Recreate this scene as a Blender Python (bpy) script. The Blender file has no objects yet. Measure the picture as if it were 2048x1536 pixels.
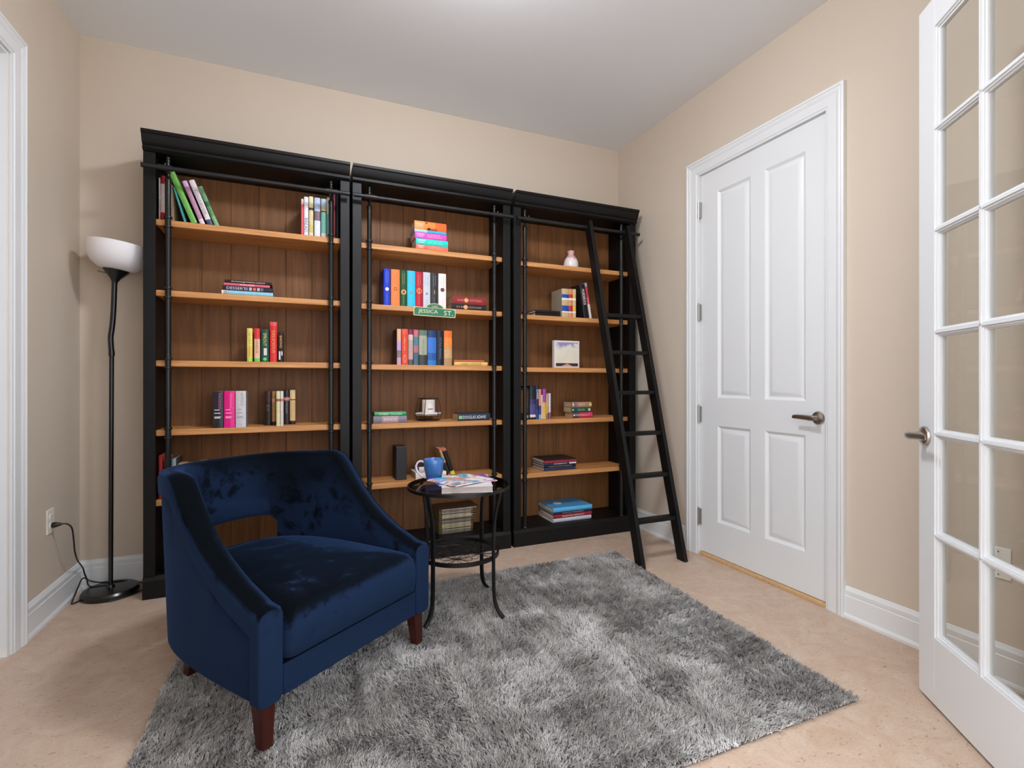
import bpy, bmesh, math, random
import numpy as np
from mathutils import Vector, Matrix, Euler
random.seed(7); np.random.seed(7)
S=bpy.context.scene; COL=S.collection
PI=math.pi
def lin(h):
    if not isinstance(h,str): return tuple(h)
    h=h.lstrip('#'); r=[int(h[i:i+2],16)/255 for i in (0,2,4)]
    return tuple(c/12.92 if c<=.04045 else ((c+.055)/1.055)**2.4 for c in r)
# ------------------------------------------------------------------ materials
MATS={}
def newmat(name):
    m=bpy.data.materials.new(name); m.use_nodes=True
    return m,m.node_tree,m.node_tree.nodes['Principled BSDF']
def mat(name,col,rough=.5,metal=0,spec=.5,bump=0,bscale=200,var=0,vscale=8,**kw):
    if name in MATS: return MATS[name]
    m,nt,b=newmat(name); c=lin(col)
    b.inputs['Base Color'].default_value=(*c,1); b.inputs['Roughness'].default_value=rough
    b.inputs['Metallic'].default_value=metal; b.inputs['Specular IOR Level'].default_value=spec
    for k,v in kw.items(): b.inputs[k].default_value=v
    if bump or var:
        tc=nt.nodes.new('ShaderNodeTexCoord')
    if bump:
        n=nt.nodes.new('ShaderNodeTexNoise'); n.inputs['Scale'].default_value=bscale; n.inputs['Detail'].default_value=3
        bp=nt.nodes.new('ShaderNodeBump'); bp.inputs['Strength'].default_value=bump; bp.inputs['Distance'].default_value=.002
        nt.links.new(tc.outputs['Object'],n.inputs['Vector']); nt.links.new(n.outputs['Fac'],bp.inputs['Height']); nt.links.new(bp.outputs['Normal'],b.inputs['Normal'])
    if var:
        n=nt.nodes.new('ShaderNodeTexNoise'); n.inputs['Scale'].default_value=vscale; n.inputs['Detail'].default_value=4
        r=nt.nodes.new('ShaderNodeMapRange'); r.inputs['From Min'].default_value=.3; r.inputs['From Max'].default_value=.7
        r.inputs['To Min'].default_value=1-var; r.inputs['To Max'].default_value=1+var
        mx=nt.nodes.new('ShaderNodeMix'); mx.data_type='RGBA'; mx.blend_type='MULTIPLY'; mx.inputs['Factor'].default_value=1
        mx.inputs['A'].default_value=(*c,1)
        nt.links.new(tc.outputs['Object'],n.inputs['Vector']); nt.links.new(n.outputs['Fac'],r.inputs['Value'])
        nt.links.new(r.outputs['Result'],mx.inputs['B']); nt.links.new(mx.outputs['Result'],b.inputs['Base Color'])
    MATS[name]=m; return m
def ramp(nt,stops,interp='LINEAR'):
    r=nt.nodes.new('ShaderNodeValToRGB'); cr=r.color_ramp; cr.interpolation=interp
    while len(cr.elements)<len(stops): cr.elements.new(1.)
    for e,(p,c) in zip(cr.elements,stops): e.position=p; e.color=(*lin(c),1)
    return r
def wood(name,dark,light,axis='x',scale=1.,rough=.45,bump=.15):
    if name in MATS: return MATS[name]
    m,nt,b=newmat(name); N=nt.nodes; L=nt.links
    tc=N.new('ShaderNodeTexCoord'); mp=N.new('ShaderNodeMapping')
    st={'x':(1.2,22,22),'z':(16,16,1.1)}[axis]
    mp.inputs['Scale'].default_value=tuple(v*scale for v in st)
    n=N.new('ShaderNodeTexNoise'); n.inputs['Scale'].default_value=2.2; n.inputs['Detail'].default_value=7; n.inputs['Roughness'].default_value=.6; n.inputs['Distortion'].default_value=.5
    L.new(tc.outputs['Object'],mp.inputs['Vector']); L.new(mp.outputs['Vector'],n.inputs['Vector'])
    r=ramp(nt,[(.28,dark),(.72,light)]); L.new(n.outputs['Fac'],r.inputs['Fac']); L.new(r.outputs['Color'],b.inputs['Base Color'])
    bp=N.new('ShaderNodeBump'); bp.inputs['Strength'].default_value=bump; bp.inputs['Distance'].default_value=.002
    L.new(n.outputs['Fac'],bp.inputs['Height']); L.new(bp.outputs['Normal'],b.inputs['Normal'])
    b.inputs['Roughness'].default_value=rough; MATS[name]=m; return m
def bands_mat(name,bands,L_,rough=.42,noise=.10):
    m,nt,b=newmat(name); N=nt.nodes; K=nt.links
    tc=N.new('ShaderNodeTexCoord'); sx=N.new('ShaderNodeSeparateXYZ'); K.new(tc.outputs['Object'],sx.inputs[0])
    dv=N.new('ShaderNodeMath'); dv.operation='DIVIDE'; dv.inputs[1].default_value=L_; K.new(sx.outputs['Z'],dv.inputs[0])
    r=ramp(nt,[(p,c) for p,c in bands],'CONSTANT'); src=dv.outputs[0]
    n=N.new('ShaderNodeTexNoise'); n.inputs['Scale'].default_value=90; n.inputs['Detail'].default_value=3; K.new(tc.outputs['Object'],n.inputs['Vector'])
    K.new(src,r.inputs['Fac'])
    mr=N.new('ShaderNodeMapRange'); mr.inputs['From Min'].default_value=.3; mr.inputs['From Max'].default_value=.7; mr.inputs['To Min'].default_value=1-noise; mr.inputs['To Max'].default_value=1+noise
    K.new(n.outputs['Fac'],mr.inputs['Value'])
    mx=N.new('ShaderNodeMix'); mx.data_type='RGBA'; mx.blend_type='MULTIPLY'; mx.inputs['Factor'].default_value=1
    K.new(r.outputs['Color'],mx.inputs['A']); K.new(mr.outputs['Result'],mx.inputs['B']); K.new(mx.outputs['Result'],b.inputs['Base Color'])
    b.inputs['Roughness'].default_value=rough; b.inputs['Specular IOR Level'].default_value=.3
    return m
# ------------------------------------------------------------------ mesh builder
class MB:
    def __init__(s): s.v=[]; s.f=[]; s.mi=[]; s.cur=0
    def add(s,vs,fs):
        o=len(s.v); s.v+=[tuple(v) for v in vs]; s.f+=[tuple(i+o for i in f) for f in fs]; s.mi+=[s.cur]*len(fs); return s
    def box(s,x0,x1,y0,y1,z0,z1):
        v=[(x,y,z) for x in (x0,x1) for y in (y0,y1) for z in (z0,z1)]
        return s.add(v,[(0,1,3,2),(4,6,7,5),(0,4,5,1),(2,3,7,6),(0,2,6,4),(1,5,7,3)])
    def loft(s,rings,cap=True,closed=True):
        n=len(rings[0]); o=len(s.v); vs=[v for r in rings for v in r]; fs=[]
        for i in range(len(rings)-1):
            for j in range(n if closed else n-1):
                a=i*n+j; b=i*n+(j+1)%n; fs.append((a,b,b+n,a+n))
        if cap: fs.append(tuple(range(n))[::-1]); fs.append(tuple(range((len(rings)-1)*n,len(rings)*n)))
        return s.add(vs,fs)
    def prism(s,poly,axis,a,b):
        """poly of 2D points; axis 'x': poly=(y,z); 'y': (x,z); 'z': (x,y)"""
        g={'x':lambda p,t:(t,p[0],p[1]),'y':lambda p,t:(p[0],t,p[1]),'z':lambda p,t:(p[0],p[1],t)}[axis]
        return s.loft([[g(p,a) for p in poly],[g(p,b) for p in poly]])
    def lathe(s,prof,c=(0,0,0),n=32,M=None):
        ring_=prof[0]==prof[-1]
        rings=[]
        for r,z in prof:
            ring=[]
            for k in range(n):
                t=2*PI*k/n; p=Vector((max(r,1e-5)*math.cos(t),max(r,1e-5)*math.sin(t),z))
                if M: p=M@p
                ring.append((p.x+c[0],p.y+c[1],p.z+c[2]))
            rings.append(ring)
        return s.loft(rings,cap=not ring_)
    def tube(s,pts,r,n=10,flat=None,cap=True,closed=False):
        pts=[Vector(p) for p in pts]; rs=r if isinstance(r,(list,tuple)) else [r]*len(pts)
        rings=[]; up=None; N=len(pts)
        for i,p in enumerate(pts):
            if closed: t=(pts[(i+1)%N]-pts[i-1]).normalized()
            else: t=(pts[min(i+1,N-1)]-pts[max(i-1,0)]).normalized()
            if up is None:
                a=Vector((0,0,1)) if abs(t.z)<.9 else Vector((1,0,0)); u=t.cross(a).normalized()
            else: u=(up-t*up.dot(t)).normalized()
            w=t.cross(u); up=u
            if flat: 
                fu,fw=flat
                rings.append([tuple(p+u*(a*fu)+w*(b*fw)) for a,b in ((-1,-1),(1,-1),(1,1),(-1,1))])
            else: rings.append([tuple(p+(u*math.cos(2*PI*k/n)+w*math.sin(2*PI*k/n))*rs[i]) for k in range(n)])
        if closed: rings.append(rings[0]); return s.loft(rings,cap=False)
        return s.loft(rings,cap=cap)
    def cyl(s,p0,p1,r,n=16): return s.tube([p0,p1],r,n)
    def build(s,name,m,parent=None,o=(0,0,0),angle=35,bevel=0,seg=2,flip=True):
        me=bpy.data.meshes.new(name)
        me.from_pydata([(v[0]-o[0],v[1]-o[1],v[2]-o[2]) for v in s.v],[],s.f)
        ms=m if isinstance(m,(list,tuple)) else [m]
        for q in ms: me.materials.append(q)
        if len(ms)>1:
            for p,i in zip(me.polygons,s.mi): p.material_index=i
        bm=bmesh.new(); bm.from_mesh(me); bmesh.ops.recalc_face_normals(bm,faces=bm.faces); bm.to_mesh(me); bm.free()
        if angle:
            for p in me.polygons: p.use_smooth=True
            me.set_sharp_from_angle(angle=math.radians(angle))
        ob=bpy.data.objects.new(name,me); COL.objects.link(ob)
        if parent: ob.parent=parent
        else: ob.location=o
        if bevel:
            b=ob.modifiers.new('bevel','BEVEL'); b.width=bevel; b.segments=seg; b.limit_method='ANGLE'; b.angle_limit=math.radians(50); b.harden_normals=True
        return ob
def thing(name,label,cat,loc=(0,0,0),rot=(0,0,0),group=None):
    o=bpy.data.objects.new(name,None); COL.objects.link(o); o.location=loc; o.rotation_euler=rot; o.empty_display_size=.05
    return tag(o,label,cat,group)
def tag(o,label,cat,group=None):
    o['label']=label; o['category']=cat
    if group: o['group']=group
    return o
def structure(o): o['kind']='structure'; return o
def text_mesh(body,name,m,parent,width,height,place,anchor='c'):
    """flat lettering fitted in width x height; place(u,v)->local xyz, u along the text, v up, origin at centre (or left)"""
    cu=bpy.data.curves.new('t','FONT'); cu.body=body; cu.size=1; cu.resolution_u=2
    ob=bpy.data.objects.new('t',cu); COL.objects.link(ob)
    dg=bpy.context.evaluated_depsgraph_get(); me=bpy.data.meshes.new_from_object(ob.evaluated_get(dg))
    bpy.data.objects.remove(ob); bpy.data.curves.remove(cu)
    xs=[v.co.x for v in me.vertices]; ys=[v.co.y for v in me.vertices]
    if not xs: return None
    w=max(xs)-min(xs); h=max(ys)-min(ys)
    sy=height/h; sx=min(sy*1.15,width/w)
    sx=max(sx,1e-4)
    cx=(min(xs) if anchor=='l' else (max(xs)+min(xs))/2); cy=(max(ys)+min(ys))/2
    for v in me.vertices: v.co=Vector(place((v.co.x-cx)*sx,(v.co.y-cy)*sy))
    me.name=name; me.materials.append(m)
    o=bpy.data.objects.new(name,me); COL.objects.link(o); o.parent=parent
    return o
def smooth_path(pts,n=8):
    P=[Vector(p) for p in pts]; out=[]
    for i in range(len(P)-1):
        p0=P[max(i-1,0)];p1=P[i];p2=P[i+1];p3=P[min(i+2,len(P)-1)]
        for k in range(n):
            t=k/n; out.append(.5*((2*p1)+(p2-p0)*t+(2*p0-5*p1+4*p2-p3)*t*t+(3*p1-p0-3*p2+p3)*t**3))
    out.append(P[-1]); return out
def ink(c): return mat('ink_'+(c if isinstance(c,str) else str(c)),c,.5)
LAMP=40.; SKY=1.0; EXPO=0.0
LAMP=95.; SKY=2.95; EXPO=0.13; LCOL=(.97,1.015,1.09); SCOL=(.97,1.015,1.09)
# ------------------------------------------------------------------ the room
W=3.466; H=2.977; FY=-3.0
wall_paint=mat('wall_paint','#d0c2b1',.75,spec=.25,bump=.05,bscale=350,var=.012,vscale=1.5)
ceil_paint=mat('ceiling_paint','#eff3f8',.85,spec=.2,bump=.04,bscale=300)
white_paint=mat('white_trim_paint','#e3e5e6',.35,spec=.4)
door_paint=mat('white_door_paint','#e3e5e6',.4,spec=.4)
def floor_material():
    m,nt,b=newmat('marbled_linoleum'); N=nt.nodes; L=nt.links
    tc=N.new('ShaderNodeTexCoord')
    n1=N.new('ShaderNodeTexNoise'); n1.inputs['Scale'].default_value=9; n1.inputs['Detail'].default_value=8; n1.inputs['Roughness'].default_value=.62; n1.inputs['Distortion'].default_value=1.2
    r1=ramp(nt,[(.3,'#c1a48d'),(.5,'#c9b09b'),(.72,'#d2bda9')])
    n2=N.new('ShaderNodeTexNoise'); n2.inputs['Scale'].default_value=55; n2.inputs['Detail'].default_value=4; n2.inputs['Distortion'].default_value=.9
    mp=N.new('ShaderNodeMapping'); mp.inputs['Rotation'].default_value=(0,0,.5); mp.inputs['Scale'].default_value=(1,2.3,1)
    r2=ramp(nt,[(.625,'#000000'),(.70,'#ffffff')])
    n3=N.new('ShaderNodeTexNoise'); n3.inputs['Scale'].default_value=140; n3.inputs['Detail'].default_value=3
    r3=ramp(nt,[(.3,'#d8d8d8'),(.6,'#ffffff')])
    L.new(tc.outputs['Object'],n1.inputs['Vector']); L.new(tc.outputs['Object'],mp.inputs['Vector']); L.new(mp.outputs['Vector'],n2.inputs['Vector']); L.new(tc.outputs['Object'],n3.inputs['Vector'])
    L.new(n1.outputs['Fac'],r1.inputs['Fac']); L.new(n2.outputs['Fac'],r2.inputs['Fac']); L.new(n3.outputs['Fac'],r3.inputs['Fac'])
    mx=N.new('ShaderNodeMix'); mx.data_type='RGBA'; mx.inputs['B'].default_value=(*lin('#96704f'),1)
    k=N.new('ShaderNodeMath'); k.operation='MULTIPLY'; k.inputs[1].default_value=.75; L.new(r2.outputs['Color'],k.inputs[0]); L.new(k.outputs[0],mx.inputs['Factor'])
    L.new(r1.outputs['Color'],mx.inputs['A'])
    m2=N.new('ShaderNodeMix'); m2.data_type='RGBA'; m2.blend_type='MULTIPLY'; m2.inputs['Factor'].default_value=.35
    L.new(mx.outputs['Result'],m2.inputs['A']); L.new(r3.outputs['Color'],m2.inputs['B']); L.new(m2.outputs['Result'],b.inputs['Base Color'])
    b.inputs['Roughness'].default_value=.45; b.inputs['Specular IOR Level'].default_value=.35
    return m
lino=floor_material()
m=MB(); m.box(-.3,W+.3,-6.2,.15,-.1,0); structure(m.build('floor',lino,angle=0))
m=MB(); m.box(-.15,W+.15,-3.12,.15,H,H+.1); structure(m.build('ceiling',ceil_paint,angle=0))
m=MB(); m.box(-.15,W+.15,0,.12,0,H); structure(m.build('wall_back',wall_paint,angle=0))
DL0,DL1=-.715,-1.60         # door opening in the left wall
m=MB(); m.box(-.12,0,DL0,0,0,H); m.box(-.12,0,-3.12,DL1,0,H); m.box(-.12,0,DL1,DL0,2.45,H); structure(m.build('wall_left',wall_paint,angle=0))
DR0,DR1=-.875,-1.775
m=MB(); m.box(W,W+.12,DR0,0,0,H); m.box(W,W+.12,-3.12,DR1,0,H); m.box(W,W+.12,DR1,DR0,2.46,H); structure(m.build('wall_right',wall_paint,angle=0))
OX0,OX1=.80,2.635           # the opening the camera looks through
m=MB(); m.box(0,OX0,-3.12,FY,0,H); m.box(OX1,W,-3.12,FY,0,H); m.box(OX0,OX1,-3.12,FY,2.45,H); structure(m.build('wall_front',wall_paint,angle=0))
# baseboards: profile (out from the wall, height)
BP=[(0,0),(.022,0),(.022,.012),(.017,.02),(.014,.024),(.014,.105),(.011,.108),(.0125,.118),(.0125,.13),(.007,.138),(.004,.146),(0,.148)]
def baseboard(name,fn,a,b):
    m=MB(); m.loft([[fn(o,a,z) for o,z in BP],[fn(o,b,z) for o,z in BP]]); return structure(m.build(name,white_paint,angle=30))
baseboard('baseboard_back',lambda o,t,z:(t,-o,z),0.0,.352)
baseboard('baseboard_left',lambda o,t,z:(o,t,z),-.617,0)
m=MB()
for a,b in ((-.79,0),(-3.0,-1.832)):
    m.loft([[(W-o,a,z) for o,z in BP],[(W-o,b,z) for o,z in BP]])
structure(m.build('baseboard_right',white_paint,angle=30))
# door casing profile across the width t (0 = outer edge), outward depth
CP=[(0,0),(0,.022),(.012,.024),(.018,.020),(.024,.0215),(.034,.019),(.04,.0155),(.082,.0135),(.086,.010),(.095,.009),(.095,0)]
def casing(name,fn,y_out0,y_out1,ztop):
    """three mitred lengths. fn(depth,y,z)"""
    m=MB()
    s=1 if y_out1>y_out0 else -1
    w=lambda t:t
    p1=[[fn(d,y_out0+s*t,0) for t,d in CP],[fn(d,y_out0+s*t,ztop-t) for t,d in CP]]
    p2=[[fn(d,y_out0+s*t,ztop-t) for t,d in CP],[fn(d,y_out1-s*t,ztop-t) for t,d in CP]]
    p3=[[fn(d,y_out1-s*t,ztop-t) for t,d in CP],[fn(d,y_out1-s*t,0) for t,d in CP]]
    for p in (p1,p2,p3): m.loft(p)
    return structure(m.build(name,white_paint,angle=25))
casing('trim_1',lambda d,y,z:(W-d,y,z),-.790,-1.832,2.537)
casing('trim_2',lambda d,y,z:(d,y,z),-.617,-1.70,2.543)
def jamb(name,x0,x1,ya,yb,zt):
    m=MB(); a,b=max(ya,yb),min(ya,yb)
    m.box(x0,x1,a,a+.012,0,zt); m.box(x0,x1,b-.012,b,0,zt); m.box(x0,x1,b-.012,a+.012,zt,zt+.012)
    return structure(m.build(name,white_paint,angle=0))
jamb('trim_3',W+.001,W+.115,DR0-.012,DR1+.012,2.445)
jamb('trim_4',-.115,-.001,DL0-.012,DL1+.012,2.436)
jx=MB(); jx.box(OX0,OX0+.02,-3.13,FY+.01,0,2.45); jx.box(OX1-.02,OX1,-3.13,FY+.01,0,2.45); jx.box(OX0,OX1,-3.13,FY+.01,2.43,2.45); structure(jx.build('trim_5',white_paint,angle=0))
# ---- panelled slab: y runs along the wall, z up; x = face
def panel_slab(m,fx,sgn,thick,y0,y1,z0,z1,panels):
    """face at x=fx looking along sgn*x. panels: list of (ya,yb,za,zb)"""
    ys=sorted({y0,y1,*[p[0] for p in panels],*[p[1] for p in panels]}); zs=sorted({z0,z1,*[p[2] for p in panels],*[p[3] for p in panels]})
    for i in range(len(ys)-1):
        for j in range(len(zs)-1):
            a,b,c,d=ys[i],ys[i+1],zs[j],zs[j+1]
            hit=any(min(p[0],p[1])-1e-6<=a and b<=max(p[0],p[1])+1e-6 and p[2]-1e-6<=c and d<=p[3]+1e-6 for p in panels)
            if not hit:
                m.add([(fx,a,c),(fx,b,c),(fx,b,d),(fx,a,d)],[(0,1,2,3)])
    for p in panels:
        a,b,c,d=min(p[0],p[1]),max(p[0],p[1]),p[2],p[3]
        rings=[]
        for ins,dep in ((0,0),(.006,-.004),(.014,-.011),(.020,-.0115),(.040,-.004),(.046,-.003)):
            x=fx+sgn*dep; rings.append([(x,a+ins,c+ins),(x,b-ins,c+ins),(x,b-ins,d-ins),(x,a+ins,d-ins)])
        m.loft(rings,cap=False); m.add(rings[-1],[(0,1,2,3)])
    bx=fx-sgn*thick
    o=[(fx,y0,z0),(fx,y1,z0),(fx,y1,z1),(fx,y0,z1)]; q=[(bx,y,z) for _,y,z in o]
    m.loft([o,q],cap=False); m.add(q,[(0,1,2,3)])
brushed=mat('brushed_nickel','#b9b0a6',.28,metal=1,bump=.02,bscale=600)
def lever(parent,origin,n,a,L=.105):
    """rosette at origin, n = out of the door, a = direction of the lever"""
    n=Vector(n).normalized(); a=Vector(a).normalized(); up=Vector((0,0,1)); O=Vector(origin)
    M=Matrix((a,up,n)).transposed()
    m=MB()
    m.lathe([(.0,0),(.033,0),(.033,.004),(.030,.009),(.022,.012),(.014,.014),(.0125,.03),(.012,.05),(.0,.05)],c=tuple(O),n=28,M=M)
    r=m.build('rosette',brushed,parent)
    m=MB(); c=O+n*.052
    sec=[]
    for t,hw,th,dz in ((-.014,.011,.010,0),(-.006,.0135,.012,0),(.01,.0135,.012,0),(.04,.0125,.0095,.002),(.08,.011,.008,.003),(L-.006,.0095,.0075,.002),(L,.007,.005,.001)):
        ring=[]
        for k in range(14):
            g=2*PI*k/14; p=c+a*t+up*(math.sin(g)*hw+dz)+n*(math.cos(g)*th*.6); ring.append(tuple(p))
        sec.append(ring)
    m.loft(sec); m.build('lever',brushed,r)
    return r
# right door
d1=bpy.data.objects.new('door_1',None); COL.objects.link(d1); structure(d1)
FX=W+.010
m=MB(); panel_slab(m,FX,-1,.035,-1.757,-.893,.024,2.438,[(-1.277,-1.031,1.012,2.297),(-1.617,-1.374,1.012,2.297),(-1.277,-1.031,.237,.838),(-1.617,-1.374,.237,.838)])
m.build('slab',door_paint,d1,angle=25)
hm=mat('hinge_steel','#b4b2ae',.3,metal=1)
for z in (2.218,1.56,.903,.243):
    m=MB(); m.cyl((W-.004,-.886,z-.055),(W-.004,-.886,z+.055),.0065,12); m.cyl((W-.004,-.886,z+.055),(W-.004,-.886,z+.06),.004,10); m.cyl((W-.004,-.886,z-.06),(W-.004,-.886,z-.055),.004,10)
    m.box(W-.002,W+.0095,-.900,-.876,z-.05,z+.05); m.build('hinge',hm,d1)
lever(d1,(FX,-1.687,.93),(-1,0,0),(0,1,0))
m=MB(); m.box(W-.004,W+.06,-1.757,-.893,0,.018); structure(m.build('trim_6',wood('pine_strip','#c49a68','#dcb888','x',1,.5),angle=0,bevel=.002))
# left door, seen as a sliver
d3=bpy.data.objects.new('door_3',None); COL.objects.link(d3); structure(d3)
m=MB(); panel_slab(m,-.055,1,.035,DL1+.014,DL0-.014,.02,2.433,[(-1.10,-.84,1.0,2.3),(-1.47,-1.21,1.0,2.3),(-1.10,-.84,.24,.84),(-1.47,-1.21,.24,.84)])
m.build('slab',door_paint,d3,angle=25)
m=MB(); m.box(-.054,-.040,DL0-.026,DL0-.012,0,2.436); m.build('door_stop',white_paint,d3,angle=0)
lever(d3,(-.055,DL1+.08,.93),(1,0,0),(0,1,0))
# ---- glazed french door, swung in to the room
E0=Vector((3.125,-2.311,0)); A=Vector((-.5906,-.8070,0)); NV=Vector((-.8070,.5906,0))
d2=bpy.data.objects.new('door_2',None); COL.objects.link(d2); d2.location=E0; d2.rotation_euler=(0,0,math.atan2(A.y,A.x)); structure(d2)
# local: x along the door, y = out of the face away from camera (rot 90deg), z up
DW=.86; T=.036; ST=.092; Z0,Z1=.012,2.422; G0,G1=.24,2.319
NL=1 if Vector((-A.y,A.x,0)).dot(NV)>0 else -1   # which local y side faces the camera
ya,yb=(0,-NL*T)
y0,y1=min(ya,yb),max(ya,yb)
m=MB(); m.box(0,ST,y0,y1,Z0,Z1); m.box(DW-ST,DW,y0,y1,Z0,Z1); m.box(ST,DW-ST,y0,y1,Z0,G0); m.box(ST,DW-ST,y0,y1,G1,Z1)
m.build('frame',door_paint,d2,bevel=.0015)
ymid=(y0+y1)/2; hd=T/2
def bar_profile(w):
    # half widths at depth, from face to face: flat bead, cove, step
    f=[(w*.22,hd),(w*.25,hd-.005),(w*.42,hd-.0035),(w*.60,hd-.0048),(w*.63,hd-.0098),(w*.93,hd-.0108),(w,.0035)]
    right=f+[(a,-b) for a,b in f[::-1]]
    return right+[(-a,b) for a,b in right[::-1]]
NC,NR=3,6; pw=(DW-2*ST)/NC; ph=(G1-G0)/NR
m=MB(); BPF=bar_profile(.0165)
for i in range(1,NC):
    x=ST+pw*i; m.loft([[(x+a,ymid+b,G0) for a,b in BPF],[(x+a,ymid+b,G1) for a,b in BPF]])
for j in range(1,NR):
    z=G0+ph*j; m.loft([[(ST,ymid+b,z+a) for a,b in BPF],[(DW-ST,ymid+b,z+a) for a,b in BPF]])
m.build('muntin_grille',door_paint,d2,angle=25)
m=MB(); SQ=[(0,hd-.0002),(.0012,hd-.006),(.004,hd-.0036),(.0072,hd-.0048),(.0078,hd-.0098),(.0135,hd-.0108),(.0145,.0035)]; SP=SQ+[(a_,-b_) for a_,b_ in SQ[::-1]]
rr=[]
for sx,sz in ((0,0),(1,0),(1,1),(0,1),(0,0)):
    rr.append([((ST+d) if sx==0 else (DW-ST-d),ymid+b,(G0+d) if sz==0 else (G1-d)) for d,b in SP])
m.loft(rr,cap=False,closed=False); m.build('glazing_bead',door_paint,d2,angle=25)
def glass_mat(name,tint,f0=.04,rough=0.0,grz=.9):
    m,nt,b=newmat(name); N=nt.nodes; L=nt.links; N.remove(b)
    out=[n for n in N if n.type=='OUTPUT_MATERIAL'][0]
    t=N.new('ShaderNodeBsdfTransparent'); t.inputs['Color'].default_value=(*lin(tint),1)
    g=N.new('ShaderNodeBsdfGlossy'); g.inputs['Roughness'].default_value=rough; g.inputs['Color'].default_value=(1,1,1,1)
    lw=N.new('ShaderNodeLayerWeight'); lw.inputs['Blend'].default_value=.5
    p5=N.new('ShaderNodeMath'); p5.operation='POWER'; p5.inputs[1].default_value=4.5; L.new(lw.outputs['Facing'],p5.inputs[0])
    fr=N.new('ShaderNodeMath'); fr.operation='MULTIPLY_ADD'; fr.inputs[1].default_value=grz; fr.inputs[2].default_value=f0; L.new(p5.outputs[0],fr.inputs[0])
    mx=N.new('ShaderNodeMixShader'); L.new(fr.outputs[0],mx.inputs['Fac']); L.new(t.outputs[0],mx.inputs[1]); L.new(g.outputs[0],mx.inputs[2]); L.new(mx.outputs[0],out.inputs['Surface'])
    return m
pane=glass_mat('window_glass','#fdfefd',.015)
m=MB(); m.box(ST+.002,DW-ST-.002,ymid-.002,ymid+.002,G0+.002,G1-.002); m.build('glass',pane,d2,angle=0)
lever(d2,(.040,ya,.922),(0,NL,0),(1,0,0))
m=MB()
for z in (.25,1.2,2.2): m.cyl((DW+.006,y1+.004,z-.05),(DW+.006,y1+.004,z+.05),.0065)
m.build('hinge',hm,d2)
# ---- wall plates
plate=mat('ivory_plate','#ece7de',.35)
dark=mat('slot_dark','#2a2826',.5)
def plate_on(name,label,cat,M):
    o=thing(name,label,cat); o.matrix_world=M
    return o
o=thing('wall_outlet','ivory duplex wall outlet above the left baseboard, lamp plug in its lower socket','outlet',(0,-.357,.452),(0,0,PI/2))
# local: x along wall, -y out
m=MB(); m.box(-.036,.036,-.006,0,-.058,.058); m.build('cover_plate',plate,o,bevel=.003)
for dz in (.02,-.02):
    m=MB(); m.prism([(.017*math.cos(a)*1.0,max(-.0135,min(.0135,.017*math.sin(a)))+dz) for a in [2*PI*k/24 for k in range(24)]],'y',-.0085,-.005)
    s_=m.build('socket',plate,o,bevel=.0008)
    m=MB(); m.box(-.0075,-.0055,-.0088,-.0083,dz-.001,dz+.007); m.box(.0055,.0075,-.0088,-.0083,dz-.001,dz+.007); m.cyl((0,-.0088,dz-.007),(0,-.0083,dz-.007),.0025,10); m.build('slot',dark,s_,angle=0)
o=thing('cable_plate','white coaxial cable wall plate low on the wall behind the glass door','wall plate',(W+.0005,-2.392,.442),(0,0,-PI/2))
m=MB(); m.box(-.036,.036,-.006,0,-.058,.058); m.build('cover_plate',plate,o,bevel=.003)
m=MB(); m.lathe([(.011,0),(.011,.004),(.007,.005),(.007,.012),(.003,.012),(.003,.006),(0,.006)],c=(0,-.006,0),n=16,M=Matrix.Rotation(PI/2,3,'X')); m.build('coaxial_jack',mat('jack_metal','#5a5552',.35,metal=1),o)
for z in (.042,-.042):
    m=MB(); m.cyl((0,-.0068,z),(0,-.0055,z),.0028,10); m.build('screw',hm,o)
# ------------------------------------------------------------------ bookcases
black=mat('black_painted_wood','#090808',.48,spec=.28,bump=.06,bscale=60,var=.15,vscale=6)
honey=wood('honey_wood','#b0743e','#dc9f62','x',1.,.5,.12)
stain=wood('stained_back_wood','#613c1a','#88582a','z',1.,.6,.1)
iron=mat('black_iron','#1c1c1d',.3,metal=.4,spec=.6)
iron_sat=mat('black_iron_satin','#202021',.42,metal=.3,spec=.5)
ZS={'L':[1.958,1.590,1.223,.860,.495],'M':[1.948,1.582,1.217,.855,.490],'R':[1.937,1.573,1.211,.849,.480]}
UX={'L':(.353,1.358),'M':(1.374,2.386),'R':(2.411,3.405)}
GR={'L':(.565,.713,.862,1.010,1.158),'M':(1.575,1.725,1.872,2.022,2.169),'R':(2.588,2.737,2.884,3.029,3.175)}
PX={'L':(.457,1.256),'M':(1.473,2.277),'R':(2.500,3.288)}
LBL={'L':'tall black bookcase with wood shelves at left, behind the blue armchair','M':'tall black bookcase in the middle of the three, with the green street sign','R':'tall black bookcase at right with a ladder leaning on its rail'}
PY_=-.2865
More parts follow.
